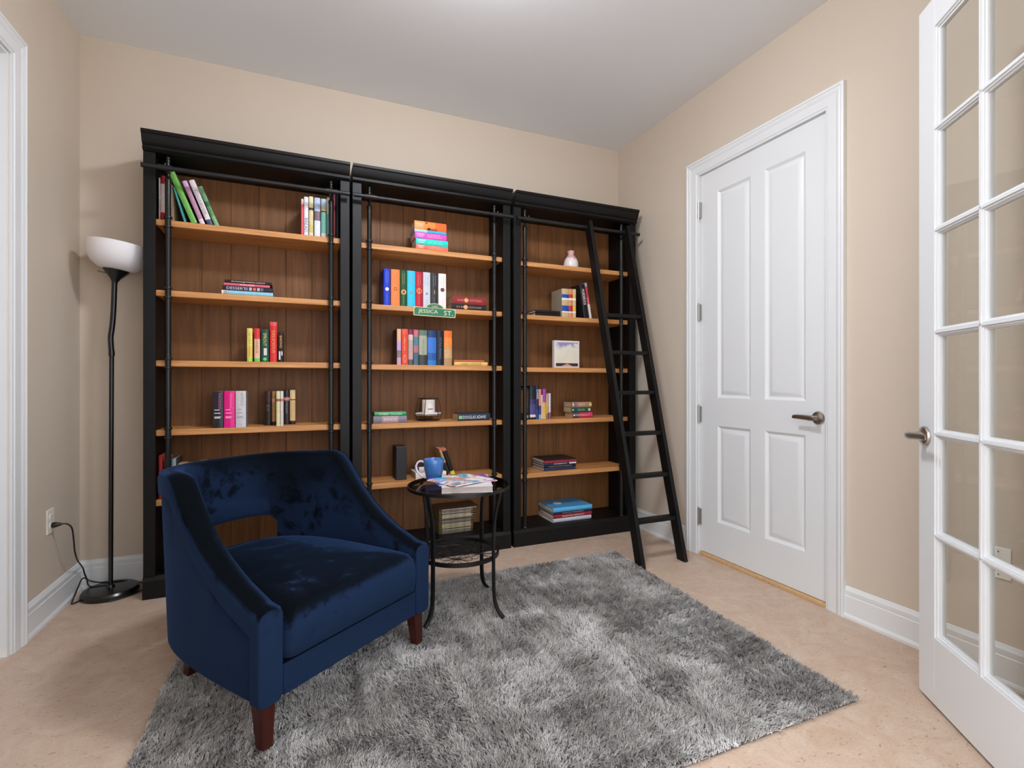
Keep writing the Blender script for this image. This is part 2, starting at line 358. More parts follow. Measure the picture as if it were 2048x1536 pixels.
for u in 'LMR':
    x0,x1=UX[u]; o=(x0,-.3,0)
    t=thing('bookcase',LBL[u],'bookcase',o,group='three black bookcases along the back wall')
    for a,b in ((x0,x0+.046),(x1-.046,x1)):
        m=MB(); m.box(a,b,-.289,-.014,.113,2.29); m.build('side_panel',black,t,o,bevel=.001)
    for a,b in ((x0,x0+.052),(x1-.052,x1)):
        m=MB(); m.box(a,b,-.305,-.289,.113,2.289); m.build('stile',black,t,o,bevel=.002)
    m=MB(); m.prism([(-.312,0),(-.312,.092),(-.309,.098),(-.302,.111),(-.298,.114),(-.014,.115),(-.014,0)],'x',x0-.002,x1+.002); m.build('plinth',black,t,o,angle=25)
    m=MB(); m.prism([(-.014,2.385),(-.352,2.385),(-.352,2.371),(-.349,2.367),(-.345,2.366),(-.341,2.350),(-.333,2.332),(-.324,2.320),(-.318,2.316),(-.318,2.311),(-.322,2.309),(-.323,2.300),(-.318,2.297),(-.310,2.290),(-.305,2.289),(-.014,2.289)],'x',x0,x1); m.build('cornice',black,t,o,angle=25)
    # beadboard back
    g=[x0+.046]+list(GR[u])+[x1-.046]; pl=[(x0+.046,-.016)]
    for q in GR[u]: pl+=[(q-.0035,-.0165),(q-.0015,-.0125),(q+.0015,-.0125),(q+.0035,-.0165)]
    pl+=[(x1-.046,-.016)]
    poly=pl+[(x1-.046,-.009),(x0+.046,-.009)]
    m=MB(); m.prism(poly,'z',.113,2.289); m.build('back_panel',stain,t,o,angle=20)
    for z in ZS[u]:
        m=MB(); m.box(x0+.0465,x1-.0465,-.272,-.0175,z-.032,z); m.build('shelf',honey,t,o,bevel=.004,seg=3)
    for px in PX[u]:
        m=MB(); m.cyl((px,PY_,.115),(px,PY_,2.150),.0135,18)
        m.lathe([(.0135,2.149),(.0155,2.150),(.0155,2.166),(.009,2.172),(.009,2.252),(.0115,2.255),(.0115,2.262),(.009,2.265),(.0105,2.272),(.0105,2.279),(.006,2.286),(0,2.287)],c=(px,PY_,0),n=18)
        m.lathe([(.018,.1151),(.018,.122),(.0145,.126),(.013,.126)],c=(px,PY_,0),n=18)
        p=m.build('pole',iron,t,o)
        for z in ZS[u]:
            for zz in (z+.008,z-.040):
                m=MB(); m.lathe([(.0135,zz-.006),(.0185,zz-.005),(.020,zz),(.0185,zz+.005),(.0135,zz+.006)],c=(px,PY_,0),n=18); m.build('collar',iron,p,o)
        m=MB(); m.cyl((px,PY_+.004,2.2),(px,-.352,2.2),.011,14); m.cyl((px-.032,-.352,2.2),(px+.032,-.352,2.2),.0145,16); m.cyl((px,-.352,2.2),(px,-.352,2.222),.005,8)
        m.build('bracket',iron_sat,p,o)
    m=MB(); a,b=x0+.003,x1-.004
    m.tube([(a,-.352,2.2),(a+.004,-.352,2.2),(a+.02,-.352,2.2),(b-.02,-.352,2.2),(b-.004,-.352,2.2),(b,-.352,2.2)],[.0125,.0125,.0115,.0115,.0125,.0125],18)
    m.build('rail',iron_sat,t,o)
# ------------------------------------------------------------------ ladder
def lady(z): return -.978+.2625*z      # y of the front edge
o=(3.11,-.94,0)
t=thing('library_ladder','black wooden library ladder hooked on the right bookcase rail','ladder',o)
for a,b in ((2.947,2.973),(3.264,3.291)):
    m=MB()
    D=.070
    f=lambda z,k:(lady(z)+k*D,z)
    poly=[f(0,0),f(0,1),(lady(2.185)+D,2.185),(lady(2.16)+D*.62,2.183),(lady(2.18)+D*.62,2.212),(lady(2.225)+D,2.222),(lady(2.235),2.242)]
    poly=[f(0,0),f(0,1),f(2.225,1),f(2.242,0)]
    m.prism(poly,'x',a,b); m.build('stile',black,t,o,bevel=.002)
    m=MB(); yc=-.352; m.tube([(a-.004,yc,2.2),(b+.004,yc,2.2)],.019,18); m.build('rail_hook',iron_sat,t,o)
for z in (1.572,1.318,1.052,.790,.530,.268):
    y=lady(z)
    m=MB(); m.prism([(y+.006,z-.024),(y+.004,z),(y+.064,z),(y+.066,z-.024)],'x',2.973,3.264); m.build('rung',black,t,o,bevel=.002)
# ------------------------------------------------------------------ armchair
def velvet():
    """pile that lies down and forward: its light and dark sheen is painted into the base colour about the lean of the fibres, brushed about by a noise"""
    m,nt,b=newmat('navy_velvet'); N=nt.nodes; L=nt.links
    tc=N.new('ShaderNodeTexCoord'); ge=N.new('ShaderNodeNewGeometry')
    def vm(op,a,b_=None,sc=None):
        n=N.new('ShaderNodeVectorMath'); n.operation=op
        for i,v in ((0,a),(1,b_)):
            if v is None: continue
            if isinstance(v,tuple): n.inputs[i].default_value=v
            else: L.new(v,n.inputs[i])
        if sc is not None:
            if isinstance(sc,(int,float)): n.inputs['Scale'].default_value=sc
            else: L.new(sc,n.inputs['Scale'])
        return n.outputs['Value'] if op=='DOT_PRODUCT' else n.outputs['Vector']
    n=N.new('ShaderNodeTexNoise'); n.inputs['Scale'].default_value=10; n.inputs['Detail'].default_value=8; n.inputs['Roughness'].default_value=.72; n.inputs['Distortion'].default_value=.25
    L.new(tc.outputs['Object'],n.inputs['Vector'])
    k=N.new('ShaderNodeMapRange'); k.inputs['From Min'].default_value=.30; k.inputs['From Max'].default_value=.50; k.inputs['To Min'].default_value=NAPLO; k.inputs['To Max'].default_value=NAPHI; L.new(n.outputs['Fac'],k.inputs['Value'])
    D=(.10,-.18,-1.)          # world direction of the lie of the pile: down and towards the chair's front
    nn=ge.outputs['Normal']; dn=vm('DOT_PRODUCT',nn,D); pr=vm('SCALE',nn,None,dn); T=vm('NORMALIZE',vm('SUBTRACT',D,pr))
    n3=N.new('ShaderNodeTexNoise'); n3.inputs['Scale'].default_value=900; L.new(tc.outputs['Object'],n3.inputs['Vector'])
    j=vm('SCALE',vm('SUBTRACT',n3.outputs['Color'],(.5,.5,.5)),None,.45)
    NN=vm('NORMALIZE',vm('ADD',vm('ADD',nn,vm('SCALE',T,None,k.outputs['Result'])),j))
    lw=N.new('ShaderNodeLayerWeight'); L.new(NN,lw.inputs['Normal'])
    r=ramp(nt,[(.14,'#04070b'),(.32,'#0a111b'),(.48,'#18263f'),(.85,'#1b2a42')]); L.new(lw.outputs['Facing'],r.inputs['Fac']); L.new(r.outputs['Color'],b.inputs['Base Color'])  # painted sheen: base colour goes near black where the view runs along the pile
    b.inputs['Sheen Tint'].default_value=(*lin(SHEEN),1)
    b.inputs['Sheen Weight'].default_value=.22; b.inputs['Sheen Roughness'].default_value=SHR
    b.inputs['Roughness'].default_value=.9; b.inputs['Specular IOR Level'].default_value=.05
    w=N.new('ShaderNodeTexNoise'); w.inputs['Scale'].default_value=16; w.inputs['Detail'].default_value=3; w.inputs['Distortion'].default_value=1.2
    mp=N.new('ShaderNodeMapping'); mp.inputs['Scale'].default_value=(.5,1.6,.5); mp.inputs['Rotation'].default_value=(0,0,.3); L.new(tc.outputs['Object'],mp.inputs['Vector']); L.new(mp.outputs['Vector'],w.inputs['Vector'])
    bp=N.new('ShaderNodeBump'); bp.inputs['Strength'].default_value=.10; bp.inputs['Distance'].default_value=.006; L.new(w.outputs['Fac'],bp.inputs['Height']); L.new(bp.outputs['Normal'],b.inputs['Normal'])
    return m
NAPLO,NAPHI=.0,.85; SHEEN='#4a76b4'; SHR=.35
velv=velvet()
cherry=wood('dark_cherry_leg','#2a0f0a','#4a1c12','z',1.4,.3,.05)
ch=thing('armchair','navy blue velvet barrel armchair with an open lower back and dark wood legs','armchair',(.972,-1.78,0),(0,0,math.radians(37.16)))
CX=.39; AW=.339; DP=.785; NE=3.3; HT=.0378
def path(n=260,A_=AW,D_=DP,ne=NE):
    P=[]
    for i in range(n+1):
        ph=PI*i/n; c=math.cos(ph); s=max(math.sin(ph),0)
        P.append((CX-A_*math.copysign(abs(c)**(2/ne),c), D_*s**(2/ne)))
    return P
RIM=[(-.1,.433),(0,.437),(.05,.444),(.1,.464),(.15,.484),(.2,.510),(.25,.540),(.3,.575),(.34,.611),(.38,.653),(.42,.704),(.45,.742),(.475,.770),(.5,.786),(.53,.791),(.56,.790),(.62,.786),(.8,.779)]
rim=lambda y: float(np.interp(y,[p[0] for p in RIM],[p[1] for p in RIM]))
def sstep(a,b,x): t=min(1,max(0,(x-a)/(b-a))); return t*t*(3-2*t)
P=np.array(path(2000)); sl=np.r_[0,np.cumsum(np.hypot(*np.diff(P,axis=0).T))]; Ltot=sl[-1]
def at(s): return np.array([np.interp(s,sl,P[:,0]),np.interp(s,sl,P[:,1])])
base_s=[0,.004,.012,.026,.042,.050,.07]; S_=base_s+list(np.linspace(.09,Ltot-.09,120))+[Ltot-q for q in base_s[::-1]]
OW=.20
# denser stations at the jambs of the opening
xs=lambda s: at(s)[0]-CX
extra=[]
for s in np.linspace(.5*Ltot-.28,.5*Ltot+.28,113): extra.append(float(s))
S_=sorted(set([round(s,5) for s in S_+extra]))
def open_bottom(x,y):
    if y<.5: return .158
    e=abs(x-CX)/OW
    if e>=1: return .158
    top=.512-.010*(e**2)
    k=(1-e**9)**(1/9) if e>0 else 1       # round upper corners
    r=.05; d=(1-e)*OW
    if d<r: return top-(r-math.sqrt(max(0,r*r-(r-d)**2)))
    return top
def section(s,zbot=None,ztop=None,end=0):
    p=at(s); t=(at(min(s+.004,Ltot))-at(max(s-.004,0))); t/=np.linalg.norm(t); nrm=np.array([-t[1],t[0]])   # outward = left of travel
    zt=rim(p[1]) if ztop is None else ztop; zb=open_bottom(*p) if zbot is None else zbot
    d=min(s,Ltot-s); shr=0
    if d<.012: shr=.012*(1-math.sqrt(max(0,1-((.012-d)/.012)**2)))
    h=HT-shr; zt-=shr; front=d<.047
    zband=max(zt-.082,zb+.03)
    rear=sstep(.12,.55,p[1])
    zl=[zb,zb+.012]+[zb+.012+(zband-.012-zb-.012)*q for q in (.33,.66,1)]+[zband-.003,zband+.006,zband+.03,zt-.024,zt-.007,zt]
    out=[]
    for k,z in enumerate(zl):
        pr=.009 if (z>zband+.001 or front) else 0.
        oo=h+pr
        if k==0: oo-=.010
        if k==5 and not front: oo-=.006
        if k==9: oo-=.008
        if k==10: oo=h-.016
        out.append((oo,z))
    out.append((0,zt+.003))
    for oo,z in ((-h+.018,zt),(-h+.006,zt-.006),(-h,zt-.022),(-h,zb+(zt-zb)*.66),(-h,zb+(zt-zb)*.33),(-h,zb+.014),(-h+.010,zb)): out.append((oo,z))
    R=[]
    for oo,z in out:
        fl=.022*rear*(z-.16)/.6
        q=p+nrm*(oo+fl); R.append((q[0],q[1],z))
    return R
m=MB(); secs=[section(s) for s in S_]
m.loft(secs); m.build('shell',velv,ch,angle=38)
m=MB(); m.tube([tuple(section(q)[9]) for q in S_ if .02<q<Ltot-.02],.0021,6); m.build('welt',velv,ch)
# the low rail behind the seat, under the opening
ss=[s for s in S_ if at(s)[1]>.5 and abs(at(s)[0]-CX)<OW+.004]
m=MB(); rs=[]
for s in ss:
    p=at(s); t=(at(s+.004)-at(s-.004)); t/=np.linalg.norm(t); nr=np.array([-t[1],t[0]]); h=HT-.006
    ring=[]
    for oo,z in ((h-.01,.16),(h,.172),(h,.37),(h-.006,.388),(0,.392),(-h,.388),(-h,.172),(-h+.01,.16)):
        fl=.022*sstep(.12,.55,p[1])*(z-.16)/.6; q=p+nr*(oo+fl); ring.append((q[0],q[1],z))
    rs.append(ring)
m.loft(rs); m.build('back_rail',velv,ch)
# seat base and cushion share a plan outline
def outline(inset,y0,cr=.03):
    a=AW-HT-inset; d=DP-HT-inset
    pts=[q for q in path(80,a,d,NE) if q[1]>y0+cr]
    xl,xr=CX-a,CX+a
    L1=[(xl+cr*(1-math.cos(g)),y0+cr*(1-math.sin(g))) for g in np.linspace(0,PI/2,6)]
    left=[(xl+cr-cr*math.cos(g),y0+cr-cr*math.sin(g)) for g in np.linspace(PI/2,0,6)]
    right=[(xr-cr+cr*math.cos(g),y0+cr-cr*math.sin(g)) for g in np.linspace(0,PI/2,6)]
    front=[(x,y0) for x in np.linspace(xr-cr,xl+cr,14)[1:-1]]
    return left+pts+right+front
m=MB(); ol=outline(.001,.006,.004)
m.loft([[(x,y,.160) for x,y in ol],[(x,y,.258) for x,y in ol]]); m.build('seat_base',velv,ch,bevel=.006)
ol=np.array(outline(.006,-.006,.028)); cen=np.array([CX,.34])
m=MB(); rr=[]
for ins,z in ((.010,.262),(.002,.268),(-.004,.30),(-.006,.335),(-.004,.368),(.002,.392),(.012,.409),(.026,.419),(.05,.426),(.09,.431),(.15,.435),(.21,.437),(.27,.438),(.297,.438)):
    k=1-ins/.32; q=cen+(ol-cen)*k
    bul=.0
    rr.append([(x,y,z) for x,y in q])
m.loft(rr); m.build('seat_cushion',velv,ch,angle=60)
for (x,y,dx,dy) in ((.050,.048,-.004,-.014),(.728,.048,.006,-.012),(.15,.595,-.005,.03),(.63,.595,.005,.03)):
    m=MB(); a,b=.026,.0175
    m.loft([[(x+i*a,y+j*a,.175) for i,j in ((-1,-1),(1,-1),(1,1),(-1,1))],[(x+dx+i*b,y+dy+j*b,.022) for i,j in ((-1,-1),(1,-1),(1,1),(-1,1))]])
    m.build('leg',cherry,ch,bevel=.003)
# ------------------------------------------------------------------ side table
TC=Vector((1.80,-1.045,0)); TZ=.606
tb=thing('side_table','small round black metal side table with a smoked glass top','side table',(TC.x,TC.y,.02))
o=(TC.x,TC.y,.02)
tbl=mat('black_table_metal','#161617',.35,metal=.3,spec=.5)
smoke=glass_mat('smoked_glass','#c2c0be',.02,grz=.35)
m=MB(); m.lathe([(0,TZ),(.238,TZ),(.2405,TZ+.002),(.2405,TZ+.006),(.238,TZ+.008),(0,TZ+.008)],c=(TC.x,TC.y,0),n=72); m.build('glass_top',smoke,tb,o)
m=MB(); m.lathe([(.228,TZ-.006),(.247,TZ-.006),(.247,TZ+.009),(.2415,TZ+.009),(.2415,TZ-.0005),(.228,TZ-.0005),(.228,TZ-.006)],c=(TC.x,TC.y,0),n=72); m.build('rim',tbl,tb,o)
Rv=Vector((.9195,-.393,0)); Tv=Vector((-.393,-.9195,0))
LF=(-.5*Rv+.866*Tv); RF=(.866*Rv+.5*Tv)
for d in (LF,RF,-LF,-RF):
    prof=[(.236,TZ-.006),(.229,.57),(.214,.515),(.203,.45),(.199,.36),(.199,.22),(.201,.13),(.209,.08),(.228,.045),(.255,.022)]
    pts=smooth_path([TC+d*r+Vector((0,0,z)) for r,z in prof],6)
    m=MB(); w=d.cross(Vector((0,0,1)))
    rings=[]
    for i,p in enumerate(pts):
        tt=(pts[min(i+1,len(pts)-1)]-pts[max(i-1,0)]).normalized(); nn=tt.cross(w).normalized()
        rings.append([tuple(p+w*(a*.010)+nn*(b*.006)) for a,b in ((-1,-.6),(-.6,-1),(.6,-1),(1,-.6),(1,.6),(.6,1),(-.6,1),(-1,.6))])
    m.loft(rings); m.build('leg',tbl,tb,o,angle=50)
SZ=.285
m=MB(); m.lathe([(.186,SZ-.009),(.196,SZ-.009),(.196,SZ+.009),(.186,SZ+.009),(.186,SZ-.009)],c=(TC.x,TC.y,0),n=64); rg=m.build('lower_ring',tbl,tb,o)
for k in range(5):
    g=math.atan2(Tv.y,Tv.x)+2*PI*k/5; c=TC+Vector((math.cos(g)*.106,math.sin(g)*.106,SZ))
    m=MB()
    for j in range(8):
        q=2*PI*j/8+g; d=Vector((math.cos(q),math.sin(q),0)); e=Vector((-d.y,d.x,0)); R_=.074
        lp=[c+d*(R_*a)+e*(R_*b) for a,b in ((.04,0),(.30,.07),(.58,.17),(.80,.22),(.96,.15),(1.0,0),(.96,-.15),(.80,-.22),(.58,-.17),(.30,-.07),(.04,0))]
        m.tube(smooth_path(lp,3),.0013,6,closed=False)
    m.lathe([(0,-.004),(.006,-.003),(.007,0),(.006,.003),(0,.004)],c=tuple(c),n=12)
    m.build('flower_scroll',tbl,rg,o)
# ------------------------------------------------------------------ floor lamp
lm=mat('lamp_black','#131314',.25,spec=.6)
shade=mat('frosted_white_shade','#f1eff2',.5,spec=.3)
shade.node_tree.nodes['Principled BSDF'].inputs['Transmission Weight'].default_value=0
LX,LY=.176,-.148
fl=thing('floor_lamp','black torchiere floor lamp with a white bowl shade in the left corner','floor lamp',(LX,LY,0)); o=(LX,LY,0)
m=MB(); m.lathe([(0,.001),(.124,.001),(.126,.006),(.124,.022),(.116,.032),(.10,.035),(.02,.038),(.016,.05),(.012,.052),(0,.052)],c=(LX,LY,0),n=56); m.build('base',lm,fl,o,angle=30)
m=MB(); m.cyl((LX,LY,.045),(LX+.004,LY,1.262),.0105,16); m.lathe([(.0105,1.245),(.0135,1.247),(.0135,1.272),(.0105,1.274)],c=(LX+.004,LY,0),n=16); m.build('pole',lm,fl,o)
m=MB(); m.tube(smooth_path([(LX+.004,LY,1.262),(LX+.001,LY,1.31),(LX+.0,LY,1.345),(LX+.006,LY,1.40),(LX+.011,LY,1.47),(LX+.014,LY,1.55),(LX+.016,LY,1.63)],5),.0125,14); m.build('gooseneck',lm,fl,o)
HC=Vector((LX+.016,LY,1.625)); HM=Matrix.Rotation(math.radians(6.5),3,'Y')
m=MB(); m.lathe([(0,0),(.012,0),(.0135,.012),(.024,.03),(.056,.068),(.058,.072),(.054,.072),(0,.06)],c=tuple(HC),n=32,M=HM); m.build('cone',lm,fl,o,angle=40)
m=MB(); m.tube([HC+HM@Vector((-.035,0,.05)),HC+HM@Vector((-.075,-.012,.054))],.003,8); m.build('switch',mat('switch_gray','#6d6459',.4),fl,o)
prof=[(.03,.070),(.055,.073),(.085,.083),(.112,.105),(.131,.138),(.140,.176),(.142,.205),(.139,.206),(.136,.176),(.127,.141),(.108,.109),(.083,.087),(.05,.077),(.03,.075),(.03,.070)]
m=MB(); m.lathe(prof,c=tuple(HC),n=56,M=HM); m.build('bowl_shade',shade,fl,o,angle=60)
# plug in the outlet and its cord
cm=mat('cord_black','#121212',.4)
m=MB(); m.tube([(.0085,-.352,.432),(.020,-.352,.432),(.030,-.351,.433),(.043,-.349,.433)],[.013,.013,.010,.006],14); m.build('plug',cm,fl,o)
cord=[(.040,-.349,.433),(.060,-.343,.430),(.075,-.330,.405),(.072,-.30,.34),(.060,-.25,.27),(.050,-.19,.21),(.042,-.13,.17),(.037,-.075,.13),(.036,-.045,.085),(.05,-.038,.05),(.10,-.05,.035),(.16,-.07,.0385),(.22,-.075,.035),(.29,-.07,.012),(.325,-.10,.006),(.318,-.17,.006),(.27,-.235,.006),(.20,-.275,.006)]
m=MB(); m.tube(smooth_path(cord,7),.0035,8); m.build('cord',cm,fl,o)
cord2=[(.07,-.20,.006),(.045,-.235,.006),(.035,-.20,.008),(.033,-.13,.045),(.036,-.085,.075),(.05,-.07,.07),(.062,-.085,.042),(.085,-.11,.037),(.13,-.118,.0375),(.165,-.12,.038)]
m=MB(); m.tube(smooth_path(cord2,7),.0035,8); m.build('cord',cm,fl,o)
# ------------------------------------------------------------------ rug
QC=[(.622,-2.262),(2.868,-2.262),(2.962,-.672),(.642,-.70)]   # front-left, front-right, back-right, back-left
rg=thing('shag_rug','gray shag area rug under the armchair and the side table','rug',(1.75,-1.47,0)); o=(1.75,-1.47,0)
def rq(u,v):
    a=np.array(QC[0])*(1-u)[...,None]+np.array(QC[1])*u[...,None]; b=np.array(QC[3])*(1-u)[...,None]+np.array(QC[2])*u[...,None]
    return a*(1-v)[...,None]+b*v[...,None]
def rug_mat():
    m,nt,b=newmat('gray_shag_yarn'); N=nt.nodes; L=nt.links
    tc=N.new('ShaderNodeTexCoord')
    n=N.new('ShaderNodeTexNoise'); n.inputs['Scale'].default_value=3.2; n.inputs['Detail'].default_value=5; n.inputs['Roughness'].default_value=.62; n.inputs['Distortion'].default_value=.4
    r=ramp(nt,[(.34,'#a09b96'),(.5,'#c4bfba'),(.64,'#e9e6e3')])  # broad mottle painted into the yarn colour, imitating the shading of differently leaning pile
    n2=N.new('ShaderNodeTexNoise'); n2.inputs['Scale'].default_value=260; r2=ramp(nt,[(.32,'#8f8a86'),(.62,'#ffffff')])
    L.new(tc.outputs['Object'],n.inputs['Vector']); L.new(tc.outputs['Object'],n2.inputs['Vector']); L.new(n.outputs['Fac'],r.inputs['Fac']); L.new(n2.outputs['Fac'],r2.inputs['Fac'])
    mx=N.new('ShaderNodeMix'); mx.data_type='RGBA'; mx.blend_type='MULTIPLY'; mx.inputs['Factor'].default_value=.8; L.new(r.outputs['Color'],mx.inputs['A']); L.new(r2.outputs['Color'],mx.inputs['B'])
    L.new(mx.outputs['Result'],b.inputs['Base Color']); b.inputs['Roughness'].default_value=.6; b.inputs['Sheen Weight'].default_value=.3; b.inputs['Specular IOR Level'].default_value=.3
    return m
yarn=rug_mat()
gu=np.linspace(0,1,60); m=MB()
bot=[tuple(rq(np.array(a),np.array(b)))+(0.001,) for a,b in ((.003,.003),(.997,.003),(.997,.997),(.003,.997))]; top=[(x,y,.008) for x,y,_ in bot]
m.loft([bot,top]); m.build('backing',mat('rug_backing','#4a4847',.9),rg,o)
NT=int(globals().get('RUG_N',260000)); rnd=np.random.RandomState(3)
u=rnd.rand(NT); v=rnd.rand(NT); rad=.02
XY=rq(u,v)
def fbm(x,y,sc,seed,oct=4):
    r=np.random.RandomState(seed); out=np.zeros_like(x); amp=1; tot=0
    for k in range(oct):
        G=r.rand(96,96); fx=(x*sc*2**k+100+13*k)%96; fy=(y*sc*2**k+100+7*k)%96
        i=fx.astype(int); j=fy.astype(int); a=fx-i; c=fy-j; a=a*a*(3-2*a); c=c*c*(3-2*c); i2=(i+1)%96; j2=(j+1)%96
        out+=amp*(G[i,j]*(1-a)*(1-c)+G[i2,j]*a*(1-c)+G[i,j2]*(1-a)*c+G[i2,j2]*a*c); tot+=amp; amp*=.55
    return out/tot
# tips drawn together in tufts
cell=.0155; cx=np.floor(XY[:,0]/cell+.35*np.sin(XY[:,1]*90)); cy=np.floor(XY[:,1]/cell+.35*np.sin(XY[:,0]*83))
hsh=lambda a,b,s: (np.sin(a*12.9898+b*78.233+s*37.719)*43758.5453)%1
tc_=np.stack([(cx+.2+.6*hsh(cx,cy,1))*cell,(cy+.2+.6*hsh(cx,cy,2))*cell],1)
f1=fbm(XY[:,0],XY[:,1],2.6,11); f2=fbm(XY[:,0],XY[:,1],2.6,12)
ang=(f1*2.6+f2*1.2)*PI*2
mag=.001+.012*fbm(XY[:,0],XY[:,1],4.,13)
lean=np.stack([np.cos(ang),np.sin(ang)],1)*mag[:,None]
hl=.019+.006*rnd.rand(NT)+.012*(hsh(cx,cy,3)-.5)
tip=XY*.38+tc_*.62+lean+rnd.randn(NT,2)*.0042
mid=XY*.8+tip*.2+rnd.randn(NT,2)*.002
wa=rnd.rand(NT)*PI; wd=np.stack([np.cos(wa),np.sin(wa)],1)*.0016
z0=np.full(NT,.006)
V=np.zeros((NT,5,3),np.float32)
V[:,0,:2]=XY-wd; V[:,1,:2]=XY+wd; V[:,2,:2]=mid+wd*1.1; V[:,3,:2]=mid-wd*1.1; V[:,4,:2]=tip
V[:,0,2]=z0; V[:,1,2]=z0; V[:,2,2]=hl*.62; V[:,3,2]=hl*.62; V[:,4,2]=hl
V-=np.array(o,np.float32)
me=bpy.data.meshes.new('pile'); me.vertices.add(NT*5); me.vertices.foreach_set('co',V.ravel())
base=(np.arange(NT)*5)[:,None]; quads=(base+np.array([[0,1,2,3]])); tris=base+np.array([[3,2,4]])
li=np.concatenate([np.concatenate([quads,tris],1).ravel()]).astype(np.int32)
ls=np.stack([np.arange(NT)*7,np.arange(NT)*7+4],1).ravel().astype(np.int32)
me.loops.add(len(li)); me.loops.foreach_set('vertex_index',li); me.polygons.add(NT*2); me.polygons.foreach_set('loop_start',ls)
me.update(calc_edges=True); me.polygons.foreach_set('use_smooth',np.ones(NT*2,bool)); me.materials.append(yarn); me.validate()
pl=bpy.data.objects.new('pile',me); COL.objects.link(pl); pl.parent=rg; pl['kind']='stuff'
